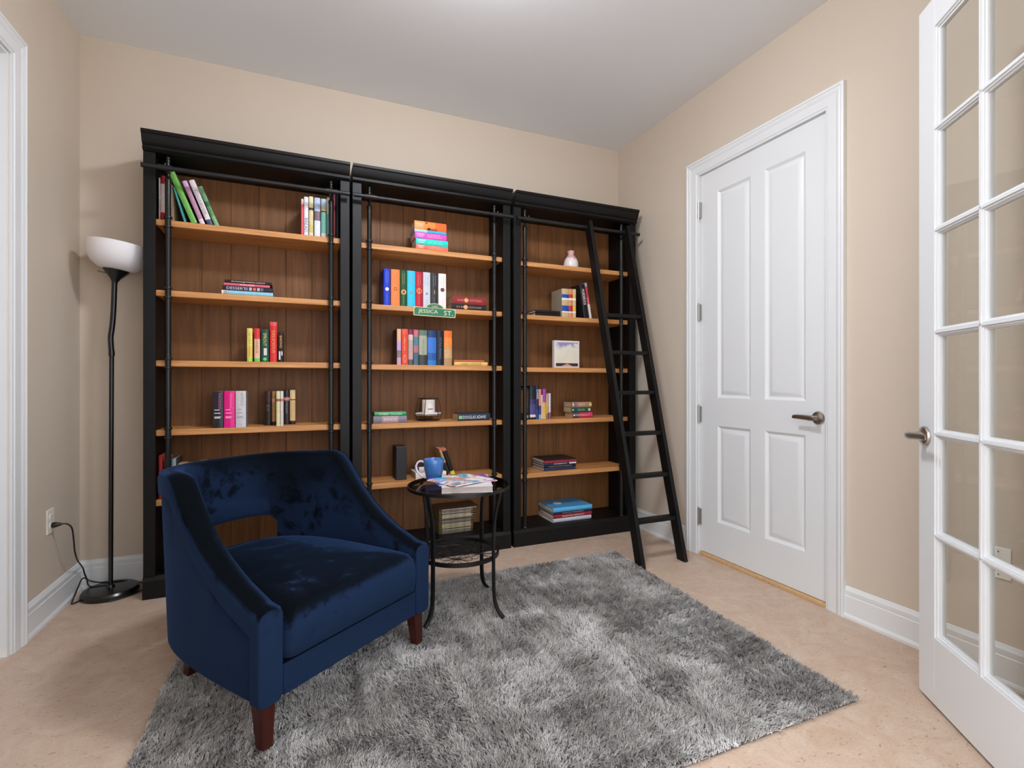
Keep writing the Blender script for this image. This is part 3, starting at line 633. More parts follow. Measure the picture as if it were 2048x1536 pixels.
BOOKS=[
 ('s', 'L', 1, 0.406, -0.245, 1.9585, 0.0074, 0.2, 0.223, 0, [(0, '#d9b3b3'), (0.5, '#e9dcdc')], 'pale pink book at far left end of top shelf, left bookcase', None, None, True, None),
 ('s', 'L', 1, 0.415, -0.245, 1.9585, 0.0184, 0.2, 0.237, 0, [(0, '#b3202c'), (0.18, '#e8ddd8'), (0.82, '#a5202a')], 'red and white book half hidden by left pole, top shelf', None, None, True, '#a5202a'),
 ('s', 'L', 1, 0.457, -0.245, 1.9585, 0.0104, 0.18, 0.194, 0, [(0, '#c9a98a')], 'tan spiral bound notebook right behind left pole, top shelf', None, 'spiral', True, '#b99a7c'),
 ('s', 'L', 1, 0.52, -0.245, 1.9585, 0.0106, 0.19, 0.1904, 16, [(0, '#3f9498')], 'thin teal book leaning left behind tall green book', None, None, True, None),
 ('s', 'L', 1, 0.554, -0.245, 1.9585, 0.0278, 0.22, 0.2837, 22.0, [(0, '#6fae52')], 'tall bright green book leaning left on top shelf', None, None, True, None),
 ('s', 'L', 1, 0.595, -0.245, 1.9585, 0.0224, 0.2, 0.2367, 21.0, [(0, '#e6cfe0'), (0.12, '#b98aa5'), (0.86, '#dcaee0')], 'lilac and mauve book leaning beside tall green book', None, None, True, None),
 ('s', 'L', 1, 0.629, -0.245, 1.9585, 0.0261, 0.2, 0.2464, 21.0, [(0, '#3f4a66'), (0.12, '#e6dbe0')], 'white leaning book with pale pink spine and gray title', ('COOKBOOK', '#8d8790', 0.55), None, True, None),
 ('s', 'L', 1, 0.663, -0.245, 1.9585, 0.0205, 0.19, 0.2182, 21.5, [(0, '#7fae7c'), (0.25, '#5b8f5e'), (0.5, '#37663f'), (0.62, '#6d9c70')], 'dark green patterned book, last of the leaning row', None, None, True, None),
 ('s', 'L', 1, 1.095, -0.24, 1.9585, 0.0134, 0.19, 0.214, 0, [(0, '#f0616b'), (0.85, '#f0d5d5')], 'red cookbook at left end of right hand row, top shelf', None, None, True, '#8e1f26'),
 ('s', 'L', 1, 1.111, -0.24, 1.9585, 0.0234, 0.19, 0.229, 0, [(0, '#eae6ee')], 'white book reading BREAD on spine, top shelf', ('BREAD', '#6f6a86', 0.7), None, True, None),
 ('s', 'L', 1, 1.138, -0.24, 1.9585, 0.0234, 0.19, 0.235, 0, [(0, '#e0d8c0'), (0.1, '#cdbf74'), (0.3, '#dccf9a'), (0.66, '#4a3a28'), (0.72, '#e8dcb0')], 'cream and mustard yellow book right of white bread book', None, None, True, None),
 ('s', 'L', 1, 1.167, -0.24, 1.9585, 0.0324, 0.19, 0.232, 0, [(0, '#dfe4f0'), (0.42, '#7d6470'), (0.66, '#b9cbe6')], 'pale blue book in the middle of right hand row, top shelf', None, None, True, None),
 ('s', 'L', 1, 1.204, -0.24, 1.9585, 0.0304, 0.19, 0.231, 0, [(0, '#c9c2b6'), (0.12, '#6fae9e'), (0.66, '#2d2a22'), (0.69, '#c8b48c'), (0.8, '#b9ccd4')], 'teal book with rooster coloured top, top shelf', None, None, True, None),
 ('s', 'L', 1, 1.236, -0.24, 1.9585, 0.0244, 0.19, 0.243, 0, [(0, '#84b6b4'), (0.6, '#d9dccb')], 'thin pale teal book half hidden by right pole, top shelf', None, None, True, None),
 ('s', 'L', 1, 1.27, -0.24, 1.9585, 0.0144, 0.19, 0.281, 0, [(0, '#6b1f2b')], 'maroon book just right of right pole, top shelf', None, None, True, None),
 ('s', 'L', 1, 1.287, -0.24, 1.9585, 0.0184, 0.19, 0.293, 0, [(0, '#20202a')], 'black book squeezed against right side panel, top shelf', None, None, True, None),
 ('k', 'L', 2, 0.949, -0.25, 1.5905, 0.024, 0.2, 0.254, 0, [(0, '#8cc9e0'), (0.9, '#ece2d8')], 'pale blue book at bottom of four book stack', None, 'stripes', True, '#8cc9e0'),
 ('k', 'L', 2, 0.947, -0.25, 1.6149, 0.025, 0.2, 0.248, 0, [(0, '#2c2430')], 'dark book reading DESSERT in four book stack', ('DESSERT', '#d5cbe0', 0.62), 'dessert', True, '#2c2430'),
 ('k', 'L', 2, 0.933, -0.25, 1.6403, 0.015, 0.19, 0.227, 0, [(0, '#e0697b')], 'pink cookbook second from top of four book stack', ('CUPCAKES', '#f6d6da', 0.6), None, True, '#6b2a35'),
 ('k', 'L', 2, 0.941, -0.25, 1.6557, 0.016, 0.19, 0.232, 0, [(0, '#2b2226')], 'dark thin cookbook on top of stack, second shelf left bookcase', ('the hummingbird bakery cookbook', '#e8d9d0', 0.62), None, True, '#3a2a2a'),
 ('s', 'L', 3, 0.818, -0.25, 1.2235, 0.0264, 0.13, 0.186, 0, [(0, '#9fd24a'), (0.1, '#e3c45a'), (0.42, '#e6d36a')], 'yellow paperback at left of five cookbooks, third shelf', ('EAT LIKE A CHAMPION', '#8d8a3a', 0.3), None, False, None),
 ('s', 'L', 3, 0.854, -0.25, 1.2235, 0.0284, 0.13, 0.187, 0, [(0, '#6cc25a'), (0.1, '#e3b896'), (0.68, '#d6333a')], 'red topped pale paperback second in row, third shelf', ('COOKBOOK', '#b0584a', 0.35), None, False, None),
 ('s', 'L', 3, 0.888, -0.25, 1.2235, 0.0394, 0.15, 0.184, 0, [(0, '#1f4a40')], 'dark green cookbook with yellow lettering, third shelf', ('SPROUT', '#d9c84a', 0.42), 'greendot', True, '#16302a'),
 ('s', 'L', 3, 0.933, -0.25, 1.2235, 0.0354, 0.15, 0.227, 0, [(0, '#d32f2f'), (0.9, '#d8565c')], 'tall red book standing above neighbours, third shelf', ('DELICIOUS', '#f0955a', 0.45), None, True, None),
 ('s', 'L', 3, 0.976, -0.25, 1.2235, 0.0264, 0.15, 0.17, 0, [(0, '#17120f'), (0.33, '#2a1b14')], 'small black and brown book at right of cookbooks, third shelf', ('BAKING', '#d9a864', 0.5), 'whitebars', True, '#2a1b16'),
 ('s', 'L', 4, 0.655, -0.26, 0.8604999999999999, 0.0514, 0.14, 0.199, 0, [(0, '#26242a')], 'thick black paperback beside magenta one, fourth shelf', ('twisted', '#b04a86', 0.34), 'lines_white', False, None),
 ('s', 'L', 4, 0.709, -0.268, 0.8604999999999999, 0.0514, 0.14, 0.2, 0, [(0, '#e0187e')], 'thick magenta paperback on fourth shelf', ('obsessed', '#f07ab4', 0.3), 'lines_pink', False, None),
 ('s', 'L', 4, 0.764, -0.268, 0.8604999999999999, 0.0504, 0.14, 0.2, 0, [(0, '#c9c6c8')], 'thick pale gray paperback right of magenta one', ('entice', '#a29fa4', 0.34), 'lines_gray', False, '#8d8a8a'),
 ('s', 'L', 4, 0.903, -0.178, 0.8604999999999999, 0.0354, 0.13, 0.196, 0, [(0, '#241a14'), (0.7, '#3a1f1e')], 'dark brown paperback at left of vampire row, fourth shelf', ('KA', '#7d4a42', 0.5), None, False, None),
 ('s', 'L', 4, 0.94, -0.176, 0.8604999999999999, 0.0194, 0.13, 0.196, 0, [(0, '#3a1d1a'), (0.1, '#b88e62'), (0.68, '#d6a08a'), (0.78, '#a67c50')], 'slim tan paperback next to dark brown one, fourth shelf', None, None, False, None),
 ('s', 'L', 4, 0.966, -0.268, 0.8604999999999999, 0.0194, 0.13, 0.198, 0, [(0, '#dcd3a0'), (0.7, '#9a6a58'), (0.78, '#dcd8a4')], 'slim cream paperback pulled forward, fourth shelf', None, None, False, None),
 ('s', 'L', 4, 0.987, -0.268, 0.8604999999999999, 0.0144, 0.13, 0.198, 0, [(0, '#ddd3d0'), (0.7, '#c8867a'), (0.78, '#e0dad6')], 'slim white paperback pulled forward beside cream one', None, None, False, None),
 ('s', 'L', 4, 1.001, -0.161, 0.8604999999999999, 0.0324, 0.13, 0.204, 0, [(0, '#1d191c'), (0.69, '#c08078'), (0.78, '#1d191c')], 'black paperback with red band, fourth shelf', ('CHICAGO', '#8e8a8e', 0.3), None, False, None),
 ('s', 'L', 4, 1.035, -0.16, 0.8604999999999999, 0.0294, 0.13, 0.203, 0, [(0, '#2a1a1a'), (0.1, '#cfae7c'), (0.7, '#3a302c'), (0.73, '#dcc090')], 'tan paperback with black emblem at right end, fourth shelf', None, None, False, '#1f1714'),
 ('s', 'L', 5, 0.404, -0.24, 0.4955, 0.0184, 0.16, 0.227, 0, [(0, '#c43d3f')], 'red book at far left of fifth shelf, above chair back', None, None, True, None),
 ('s', 'L', 5, 0.431, -0.24, 0.4955, 0.0074, 0.16, 0.211, 0, [(0, '#d9c2a0')], 'thin cream book between red book and pole, fifth shelf', None, None, True, None),
 ('s', 'L', 5, 0.463, -0.24, 0.4955, 0.0194, 0.16, 0.207, 0, [(0, '#8fa6ac')], 'pale gray teal book right of pole, fifth shelf', ('LIFT', '#4a5a60', 0.4), None, True, '#3a4042'),
 ('s', 'L', 5, 0.491, -0.24, 0.4955, 0.0274, 0.11, 0.177, 0, [(0, '#d6ab34')], 'yellow paperback peeking over chair back, fifth shelf', None, None, False, None),
 ('s', 'L', 5, 0.52, -0.24, 0.4955, 0.0334, 0.11, 0.173, 0, [(0, '#1c1a1e')], 'black paperback peeking over chair back, fifth shelf', ('XX', '#cfcaca', 0.5), None, False, None),
 ('s', 'L', 5, 0.555, -0.24, 0.4955, 0.0264, 0.11, 0.175, 0, [(0, '#b8623a')], 'orange paperback peeking over chair back, fifth shelf', None, None, False, None),
 ('s', 'L', 5, 0.584, -0.24, 0.4955, 0.0284, 0.11, 0.18, 0, [(0, '#3a3e50')], 'slate blue paperback peeking over chair back, fifth shelf', None, None, False, None),
 ('s', 'L', 5, 0.615, -0.24, 0.4955, 0.0284, 0.11, 0.177, 0, [(0, '#d8b868')], 'pale yellow paperback at right end of peeking row, fifth shelf', None, None, False, None),
 ('k', 'M', 1, 1.969, -0.255, 1.9485, 0.031, 0.14, 0.208, 0, [(0, '#f2705c')], 'coral book at bottom of colourful stack, middle bookcase', ('SARAH J. MAAS', '#ffffff', 0.3), 'sub_gold', True, '#f2705c'),
 ('k', 'M', 1, 1.969, -0.255, 1.9799, 0.038, 0.14, 0.208, 0, [(0, '#18d0c4')], 'turquoise book second from bottom of colourful stack', ('SARAH J. MAAS', '#ffffff', 0.3), 'sub_mint', True, '#18d0c4'),
 ('k', 'M', 1, 1.959, -0.255, 2.0183, 0.038, 0.14, 0.205, 0, [(0, '#e84fc0')], 'magenta pink book in middle of colourful stack', ('SARAH J. MAAS', '#ffffff', 0.3), 'sub_gold', True, '#e84fc0'),
 ('k', 'M', 1, 1.958, -0.255, 2.0567, 0.017, 0.14, 0.206, 0, [(0, '#45b4dc'), (0.6, '#a8d8f2')], 'thin sky blue book under thick orange book', None, None, True, '#45b4dc'),
 ('k', 'M', 1, 1.958, -0.255, 2.0741, 0.054, 0.14, 0.206, 0, [(0, '#f0682a'), (0.35, '#f58a3c'), (0.7, '#f6a05c')], 'thick orange book on top of colourful stack, middle bookcase', ('SARAH J. MAAS', '#ffe6d0', 0.22), 'orangebook', True, '#e0622a'),
 ('s', 'M', 2, 1.566, -0.235, 1.5825, 0.0394, 0.15, 0.229, 0, [(0, '#2440c0')], 'royal blue hardback at left end of eight book row', None, 'em_white', True, None),
 ('s', 'M', 2, 1.61, -0.235, 1.5825, 0.0544, 0.15, 0.229, 0, [(0, '#f58548')], 'orange hardback second in eight book row', None, 'em_brown', True, None),
 ('s', 'M', 2, 1.668, -0.235, 1.5825, 0.0404, 0.15, 0.228, 0, [(0, '#23502f')], 'dark green hardback third in eight book row', None, 'em_gold', True, None),
 ('s', 'M', 2, 1.711, -0.235, 1.5825, 0.0504, 0.15, 0.229, 0, [(0, '#35c2e6')], 'cyan hardback fourth in eight book row', None, 'em_gray', True, None),
 ('s', 'M', 2, 1.763, -0.235, 1.5825, 0.0454, 0.15, 0.227, 0, [(0, '#b8243a')], 'crimson hardback with gold emblem, fifth in eight book row', None, 'em_goldring', True, None),
 ('s', 'M', 2, 1.812, -0.235, 1.5825, 0.0464, 0.15, 0.228, 0, [(0, '#c9ced8')], 'silver white hardback sixth in eight book row', None, 'em_gray', True, None),
 ('s', 'M', 2, 1.862, -0.235, 1.5825, 0.0464, 0.15, 0.229, 0, [(0, '#33363a')], 'charcoal hardback seventh in eight book row', None, 'em_goldcross', True, None),
 ('s', 'M', 2, 1.912, -0.235, 1.5825, 0.0504, 0.15, 0.228, 0, [(0, '#f0e6e2')], 'white hardback with maroon emblem at right end of row', None, 'em_maroon', True, None),
 ('k', 'M', 2, 2.236, -0.24, 1.5825, 0.04, 0.14, 0.239, 0, [(0, '#2a2528')], 'black paperback lying under dark red one, second shelf', ('SIX BATTLEGROUND', '#b89a7c', 0.28), 'em_goldmid', False, '#2a2528'),
 ('k', 'M', 2, 2.238, -0.24, 1.6229, 0.049, 0.14, 0.235, 0, [(0, '#8c2f34')], 'dark red paperback lying on black one, second shelf', ('SHADOW HISTORIES', '#c98a6a', 0.28), 'em_goldmid', False, '#5a2a2a'),
 ('s', 'M', 3, 1.644, -0.25, 1.2175, 0.0254, 0.15, 0.223, 0, [(0, '#c8a0b8'), (0.2, '#8a7a80'), (0.4, '#c4a0d0'), (0.66, '#e0b090')], 'pastel pink and lilac spined book, left end of third shelf row', None, None, True, '#2a1e1c'),
 ('s', 'M', 3, 1.673, -0.25, 1.2175, 0.0394, 0.15, 0.224, 0, [(0, '#dc4a38'), (0.85, '#e0584a')], 'red orange book with gold spine pattern, third shelf row', ('EMPIRE', '#f2c070', 0.62), 'goldpanel', True, None),
 ('s', 'M', 3, 1.715, -0.25, 1.2175, 0.0294, 0.15, 0.223, 0, [(0, '#5a5a62'), (0.15, '#c9a0a0'), (0.35, '#b8a498'), (0.7, '#d6bcb4'), (0.85, '#8a3048')], 'cream and maroon floral book, third shelf row', None, None, True, None),
 ('s', 'M', 3, 1.748, -0.25, 1.2175, 0.0304, 0.15, 0.222, 0, [(0, '#4a6878'), (0.35, '#b07080'), (0.55, '#4f828a'), (0.8, '#c0707a')], 'teal book with pink swirl, third shelf row', None, None, True, None),
 ('s', 'M', 3, 1.782, -0.25, 1.2175, 0.0514, 0.15, 0.221, 0, [(0, '#3d3c3c'), (0.29, '#a3a892'), (0.84, '#66786a')], 'gray green book with dark base, third shelf row', ('MISTBORN', '#7d8474', 0.25), None, True, None),
 ('s', 'M', 3, 1.837, -0.25, 1.2175, 0.0564, 0.15, 0.221, 0, [(0, '#2a7ac4'), (0.14, '#2458a0'), (0.35, '#3a74c8'), (0.8, '#1f3c6c')], 'bright blue wave patterned book, third shelf row', None, None, True, None),
 ('s', 'M', 3, 1.896, -0.25, 1.2175, 0.0464, 0.15, 0.222, 0, [(0, '#191a24')], 'black book between blue and orange ones, third shelf row', ('TITAN RISING', '#6a70a0', 0.3), None, True, None),
 ('s', 'M', 3, 1.945, -0.25, 1.2175, 0.0524, 0.15, 0.224, 0, [(0, '#b08a60'), (0.2, '#c8a272'), (0.45, '#d89050'), (0.58, '#f08a3a'), (0.8, '#e8702e')], 'orange sunset coloured book at right end of third shelf row', None, None, True, None),
 ('k', 'M', 3, 2.241, -0.255, 1.2175, 0.024, 0.13, 0.23, 0, [(0, '#e0c070')], 'yellow paperback lying flat beneath rust red booklet', ('HARRY WINTER', '#8a6a3a', 0.5), None, False, '#e0b060'),
 ('k', 'M', 3, 2.216, -0.255, 1.2419, 0.012, 0.13, 0.207, 0, [(0, '#c86a50')], 'thin rust red booklet lying on yellow one, third shelf', None, None, False, '#c09050'),
 ('k', 'M', 4, 1.707, -0.235, 0.8555, 0.043, 0.13, 0.203, 0, [(0, '#7e7a86'), (0.25, '#b0949a'), (0.75, '#7c7884')], 'thick gray pink paperback at bottom under green one', ('RINGS', '#d8d0d4', 0.4), None, False, '#5a5660'),
 ('k', 'M', 4, 1.704, -0.235, 0.8989, 0.025, 0.13, 0.194, 0, [(0, '#2f9a62')], 'green paperback lying on gray pink one, fourth shelf', ('HOBBIT TOLKIEN', '#d8ead8', 0.5), None, False, '#8a6a40'),
 ('k', 'M', 4, 2.261, -0.25, 0.8555, 0.046, 0.13, 0.222, 0, [(0, '#2c3c50')], 'thick navy paperback lying alone, fourth shelf middle bookcase', ('DOUGLAS ADAMS', '#e8e8ec', 0.45), 'em_greenstar', False, '#1f2430'),
 ('k', 'M', 5, 1.959, -0.25, 0.4905, 0.044, 0.16, 0.198, 0, [(0, '#e0d8c8'), (0.4, '#5a5a68'), (0.55, '#d8d0c4')], 'white book at bottom of pair behind blue mug', None, None, False, '#d8d4d0'),
 ('k', 'M', 5, 1.918, -0.25, 0.5349, 0.037, 0.15, 0.136, 0, [(0, '#cfc4c0')], 'pale book on top of white pair behind blue mug', ('NOVEL', '#6a5a5a', 0.4), None, False, '#3a2a24'),
 ('s', 'M', 5, 1.98, -0.235, 0.4905, 0.0169, 0.14, 0.2011, 20.0, [(0, '#c9b284'), (0.1, '#3a2c24'), (0.5, '#b89a6a'), (0.93, '#d2604a')], 'slim tan book leaning left, behind its black twin', None, None, False, None),
 ('s', 'M', 5, 2.0, -0.24, 0.4905, 0.0273, 0.14, 0.1937, 20.0, [(0, '#d6c24a'), (0.2, '#201c1e'), (0.93, '#d2604a')], 'slim black book with red top leaning on tan one', None, None, False, None),
 ('k', 'R', 2, 2.792, -0.25, 1.5735, 0.022, 0.15, 0.193, 0, [(0, '#1a1818')], 'black notebook lying at bottom of flat pair', None, None, True, '#1a1818'),
 ('k', 'R', 2, 2.792, -0.25, 1.5959, 0.018, 0.15, 0.193, 0, [(0, '#201d1d')], 'black notebook lying on top of flat pair, right bookcase', None, None, True, '#3a3432'),
 ('s', 'R', 2, 2.802, -0.262, 1.5735, 0.0554, 0.16, 0.201, 0, [(0, '#c8b088'), (0.16, '#ece6e0'), (0.2, '#1f4f9e'), (0.4, '#c8b088'), (0.6, '#ece6e0'), (0.67, '#1f4f9e'), (0.8, '#c8b088')], 'tan book with royal blue blocks on spine, right bookcase', None, None, True, '#9a8c76'),
 ('s', 'R', 2, 2.859, -0.262, 1.5735, 0.0314, 0.16, 0.203, 0, [(0, '#d88a50'), (0.16, '#ece6e0'), (0.2, '#b8283a'), (0.4, '#d88a50'), (0.6, '#ece6e0'), (0.67, '#b8283a'), (0.8, '#d88a50')], 'orange book with red blocks on spine, right bookcase', None, None, True, None),
 ('s', 'R', 2, 2.892, -0.262, 1.5735, 0.0254, 0.16, 0.203, 0, [(0, '#c8b48a'), (0.16, '#ece6e0'), (0.2, '#d6b24a'), (0.4, '#c8b48a'), (0.6, '#ece6e0'), (0.67, '#d6b24a'), (0.8, '#c8b48a')], 'tan book with yellow blocks on spine, right bookcase', None, None, True, None),
 ('s', 'R', 2, 2.994, -0.25, 1.5735, 0.0404, 0.16, 0.2464, 9.5, [(0, '#191617')], 'large black book with white title leaning left, right bookcase', ('MURDEROUS', '#f0ecec', 0.55), None, True, '#191617'),
 ('s', 'R', 2, 3.041, -0.25, 1.5735, 0.0178, 0.16, 0.2606, 9.5, [(0, '#e8d6cc'), (0.4, '#d8606c'), (0.6, '#c03a44'), (0.9, '#8fb0b8')], 'thin red and white book leaning on large black book', None, None, True, None),
 ('s', 'R', 4, 2.566, -0.235, 0.8494999999999999, 0.0424, 0.16, 0.232, 0, [(0, '#17161c'), (0.06, '#e0d8d4'), (0.14, '#4e4a86'), (0.45, '#3a3460'), (0.6, '#20242e')], 'tall dark book with purple base, fourth shelf right bookcase', None, None, True, None),
 ('s', 'R', 4, 2.61, -0.235, 0.8494999999999999, 0.0224, 0.16, 0.233, 0, [(0, '#30407a'), (0.3, '#252c48')], 'navy book with white letters beside purple based book', ('DARK', '#e8eaf2', 0.7), None, True, None),
 ('s', 'R', 4, 2.634, -0.235, 0.8494999999999999, 0.0174, 0.14, 0.21, 0, [(0, '#8fb0a8'), (0.15, '#40406a'), (0.45, '#e0927c')], 'salmon topped slim book, fourth shelf right bookcase', None, None, False, None),
 ('s', 'R', 4, 2.653, -0.235, 0.8494999999999999, 0.0104, 0.14, 0.17, 0, [(0, '#e6d2d0')], 'very thin pale pink book, fourth shelf right bookcase', None, None, False, None),
 ('s', 'R', 4, 2.665, -0.235, 0.8494999999999999, 0.0254, 0.14, 0.212, 0, [(0, '#d8b04a'), (0.55, '#9a4a9e')], 'yellow book with purple top, fourth shelf right bookcase', None, None, False, None),
 ('s', 'R', 4, 2.692, -0.235, 0.8494999999999999, 0.0134, 0.14, 0.176, 0, [(0, '#6a7a98'), (0.2, '#d8a850'), (0.55, '#c8a878')], 'slim tan and yellow book, fourth shelf right bookcase', None, None, False, None),
 ('s', 'R', 4, 2.711, -0.235, 0.8494999999999999, 0.0164, 0.14, 0.18, 0, [(0, '#a05a60'), (0.25, '#d8d0d8')], 'thin white book at right end of row, right bookcase', None, None, False, None),
 ('k', 'R', 4, 3.07, -0.235, 0.8495, 0.04, 0.12, 0.163, 0, [(0, '#c2324a'), (0.66, '#4a4456')], 'red paperback at bottom of three book stack', ('MIDNIGHT', '#f0b0b4', 0.4), 'dot_pink', False, '#c2324a'),
 ('k', 'R', 4, 3.054, -0.235, 0.8899, 0.036, 0.12, 0.158, 0, [(0, '#24503f')], 'dark green paperback in middle of three book stack', ('SAGA', '#9ab8a0', 0.4), 'dot_white', False, '#24503f'),
 ('k', 'R', 4, 3.063, -0.235, 0.9263, 0.038, 0.12, 0.165, 0, [(0, '#a88468'), (0.75, '#8e6a86'), (0.9, '#b89a6a')], 'tan paperback on top of three book stack, right bookcase', ('BEST', '#e0c8b0', 0.4), 'dot_yellow', False, '#4a3424'),
 ('k', 'R', 5, 2.928, -0.232, 0.4805, 0.02, 0.2, 0.252, 0, [(0, '#2c3458')], 'navy blue book at bottom of lower stack, fifth shelf', None, None, True, '#2c3458'),
 ('k', 'R', 5, 2.932, -0.232, 0.5009, 0.017, 0.2, 0.256, 0, [(0, '#201f24')], 'black book with tan lettering, third in lower stack', ('INTRODUCTION TO FINANCE', '#a89878', 0.5), None, True, '#201f24'),
 ('k', 'R', 5, 2.934, -0.232, 0.5183, 0.016, 0.2, 0.258, 0, [(0, '#2c3052')], 'navy book with white end, second in lower stack', ('MATHEMATICS', '#e0e0e8', 0.6), 'whiteend', True, '#2c3052'),
 ('k', 'R', 5, 2.934, -0.232, 0.5347, 0.024, 0.2, 0.26, 0, [(0, '#221a1c'), (0.0001, '#221a1c')], 'black covered book with red spine on top of lower stack', None, 'redstripe', True, '#191618'),
 ('k', 'R', 6, 3.045, -0.26, 0.1155, 0.027, 0.24, 0.313, 0, [(0, '#c2c4cc')], 'pale gray textbook at base of bottom deck stack', None, None, True, '#c2c4cc'),
 ('k', 'R', 6, 3.049, -0.26, 0.1429, 0.026, 0.23, 0.312, 0, [(0, '#8e2432')], 'dark red textbook in bottom deck stack', ('MARKETING RESEARCH', '#e8d4d4', 0.4), None, True, '#8e2432'),
 ('k', 'R', 6, 3.052, -0.26, 0.1693, 0.018, 0.23, 0.315, 0, [(0, '#1c2438')], 'dark navy textbook under sky blue book', ('FINANCIAL MANAGEMENT', '#9aa2a8', 0.5), None, True, '#1c2438'),
 ('k', 'R', 6, 3.052, -0.26, 0.1877, 0.03, 0.24, 0.32, 0, [(0, '#5aaede')], 'large sky blue book on top of bottom deck stack', None, 'bluecover', True, '#4a98cc'),
]
# ------------------------------------------------------------------ books
paper=mat('book_paper','#d9ccb6',.8,bump=.3,bscale=400)
paper2=mat('old_paper','#b79c7c',.8,bump=.3,bscale=400)
GN={('L',1):'books on the top shelf of the left bookcase',('L',2):'cookbooks stacked on the second shelf of the left bookcase',('L',3):'cookbooks on the third shelf of the left bookcase',('L',4):'paperbacks on the fourth shelf of the left bookcase',('L',5):'books on the fifth shelf of the left bookcase',
 ('M',1):'stacked books on the top shelf of the middle bookcase',('M',2):'books on the second shelf of the middle bookcase',('M',3):'books on the third shelf of the middle bookcase',('M',4):'paperbacks lying on the fourth shelf of the middle bookcase',('M',5):'books on the fifth shelf of the middle bookcase',
 ('R',2):'books on the second shelf of the right bookcase',('R',4):'books on the fourth shelf of the right bookcase',('R',5):'stacked books on the fifth shelf of the right bookcase',('R',6):'textbooks stacked on the bottom deck of the right bookcase'}
SW=lambda u,v,t:(t/2+v,-.0022,u)      # helper kept simple: see placers below
def book(e):
    mode,un,sh,x,y,z,t,dp,L,lean,bands,label,title,emb,hard,cover=e
    rot=(0,math.radians(-90),0) if mode=='k' else (0,math.radians(-lean),0)
    b=thing('book',label,'book',(x,y,z),rot,GN[(un,sh)])
    c=.0022 if hard else .0009
    bl=.0018
    sp=[(0,.003),(t*.12,.0008),(t*.3,-bl*.7),(t*.5,-bl),(t*.7,-bl*.7),(t*.88,.0008),(t,.003)]
    poly=sp+[(t,dp),(t-c,dp),(t-c,.006),(c,.006),(c,dp),(0,dp)]
    key='cover_%s_%s'%('_'.join('%g%s'%(p,q[1:]) for p,q in bands),('%.2f'%L))
    ms=MATS.get(key) or MATS.setdefault(key,bands_mat(key[:60],bands,L,.36 if hard else .3))
    cm_=mat('board_'+cover,cover,.45) if cover else ms
    m=MB(); n=len(poly)
    lo=[(p[0],p[1],0) for p in poly]; hi=[(p[0],p[1],L) for p in poly]
    fs=[];mi=[]
    for i in range(n):
        j=(i+1)%n; fs.append((i,j,j+n,i+n)); mi.append(0 if i<6 else 1)
    m.v=lo+hi; m.f=fs+[tuple(range(n))[::-1],tuple(range(n,2*n))]; m.mi=mi+[1,1]
    m.build('cover',[ms,cm_],b,angle=40)
    g=.003 if hard else .0006
    m=MB(); m.box(c*.9,t-c*.9,.0055,dp-(.003 if hard else .0004),g,L-g); m.build('page_block',paper if hard else paper2,b,angle=0)
    yy=-bl-.0006
    vert=lambda u,v:(t/2+v,yy,L/2-u)          # reads from the head to the foot of the spine
    def at_(frac): return lambda u,v:(t/2+v,yy,L*frac-u)
    if title:
        s,colr,fr=title
        if emb and emb.startswith('sub'):
            a,b2=(s.split(' ',1)+[''])[:2]
            text_mesh(a,'title',ink(colr),b,L*.26,t*.26,lambda u,v:(t*.70+v,yy,L*.94-u),'l'); text_mesh(b2,'title',ink(colr),b,L*.26,t*.26,lambda u,v:(t*.33+v,yy,L*.94-u),'l')
        elif label.startswith('dark book reading'):
            text_mesh(s,'title',ink(colr),b,L*.38,t*fr,lambda u,v:(t/2+v,yy,L*.92-u),'l')
        elif emb and emb.startswith('lines'):
            text_mesh(s,'title',ink(colr),b,L*.42,t*fr,lambda u,v:(t*.68+v,yy,L*.95-u),'l')
        elif emb=='goldpanel':
            text_mesh('\n'.join(s[:6]),'title',ink(colr),b,t*fr,L*.36,lambda u,v:(t/2+u,yy,L*.58+v))
        elif emb in('greendot','whitebars'):
            text_mesh(s,'title',ink(colr),b,L*.4,t*fr,at_(.68))
        elif emb=='orangebook':
            text_mesh('SARAH','title',ink(colr),b,L*.2,t*.17,lambda u,v:(t*.62+v,yy,L*.95-u),'l'); text_mesh('J. MAAS','title',ink(colr),b,L*.2,t*.17,lambda u,v:(t*.38+v,yy,L*.95-u),'l')
        elif s in('DARK','MURDEROUS','BREAD'):
            text_mesh(s,'title',ink(colr),b,L*.46,t*fr,at_({'DARK':.74,'MURDEROUS':.62,'BREAD':.28}[s]))
        else: text_mesh(s,'title',ink(colr),b,L*.72,t*fr,vert)
    def patch(name,col,quads):
        m=MB()
        for (a0,a1,z0,z1) in quads: m.box(t*a0,t*a1,yy-.0002,yy+.0012,L*z0,L*z1)
        m.build(name,ink(col),b,angle=0)
    def disc(col,fz,r,fx=.5,ring=0,name='emblem'):
        m=MB()
        if ring: m.tube([(t*fx+r*math.cos(q),yy,L*fz+r*math.sin(q)) for q in [2*PI*k/24 for k in range(24)]],ring,6,closed=True)
        else: m.prism([(t*fx+r*math.cos(q),L*fz+r*math.sin(q)) for q in [2*PI*k/20 for k in range(20)]],'y',yy-.0004,yy+.001)
        return m.build(name,ink(col),b,angle=0)
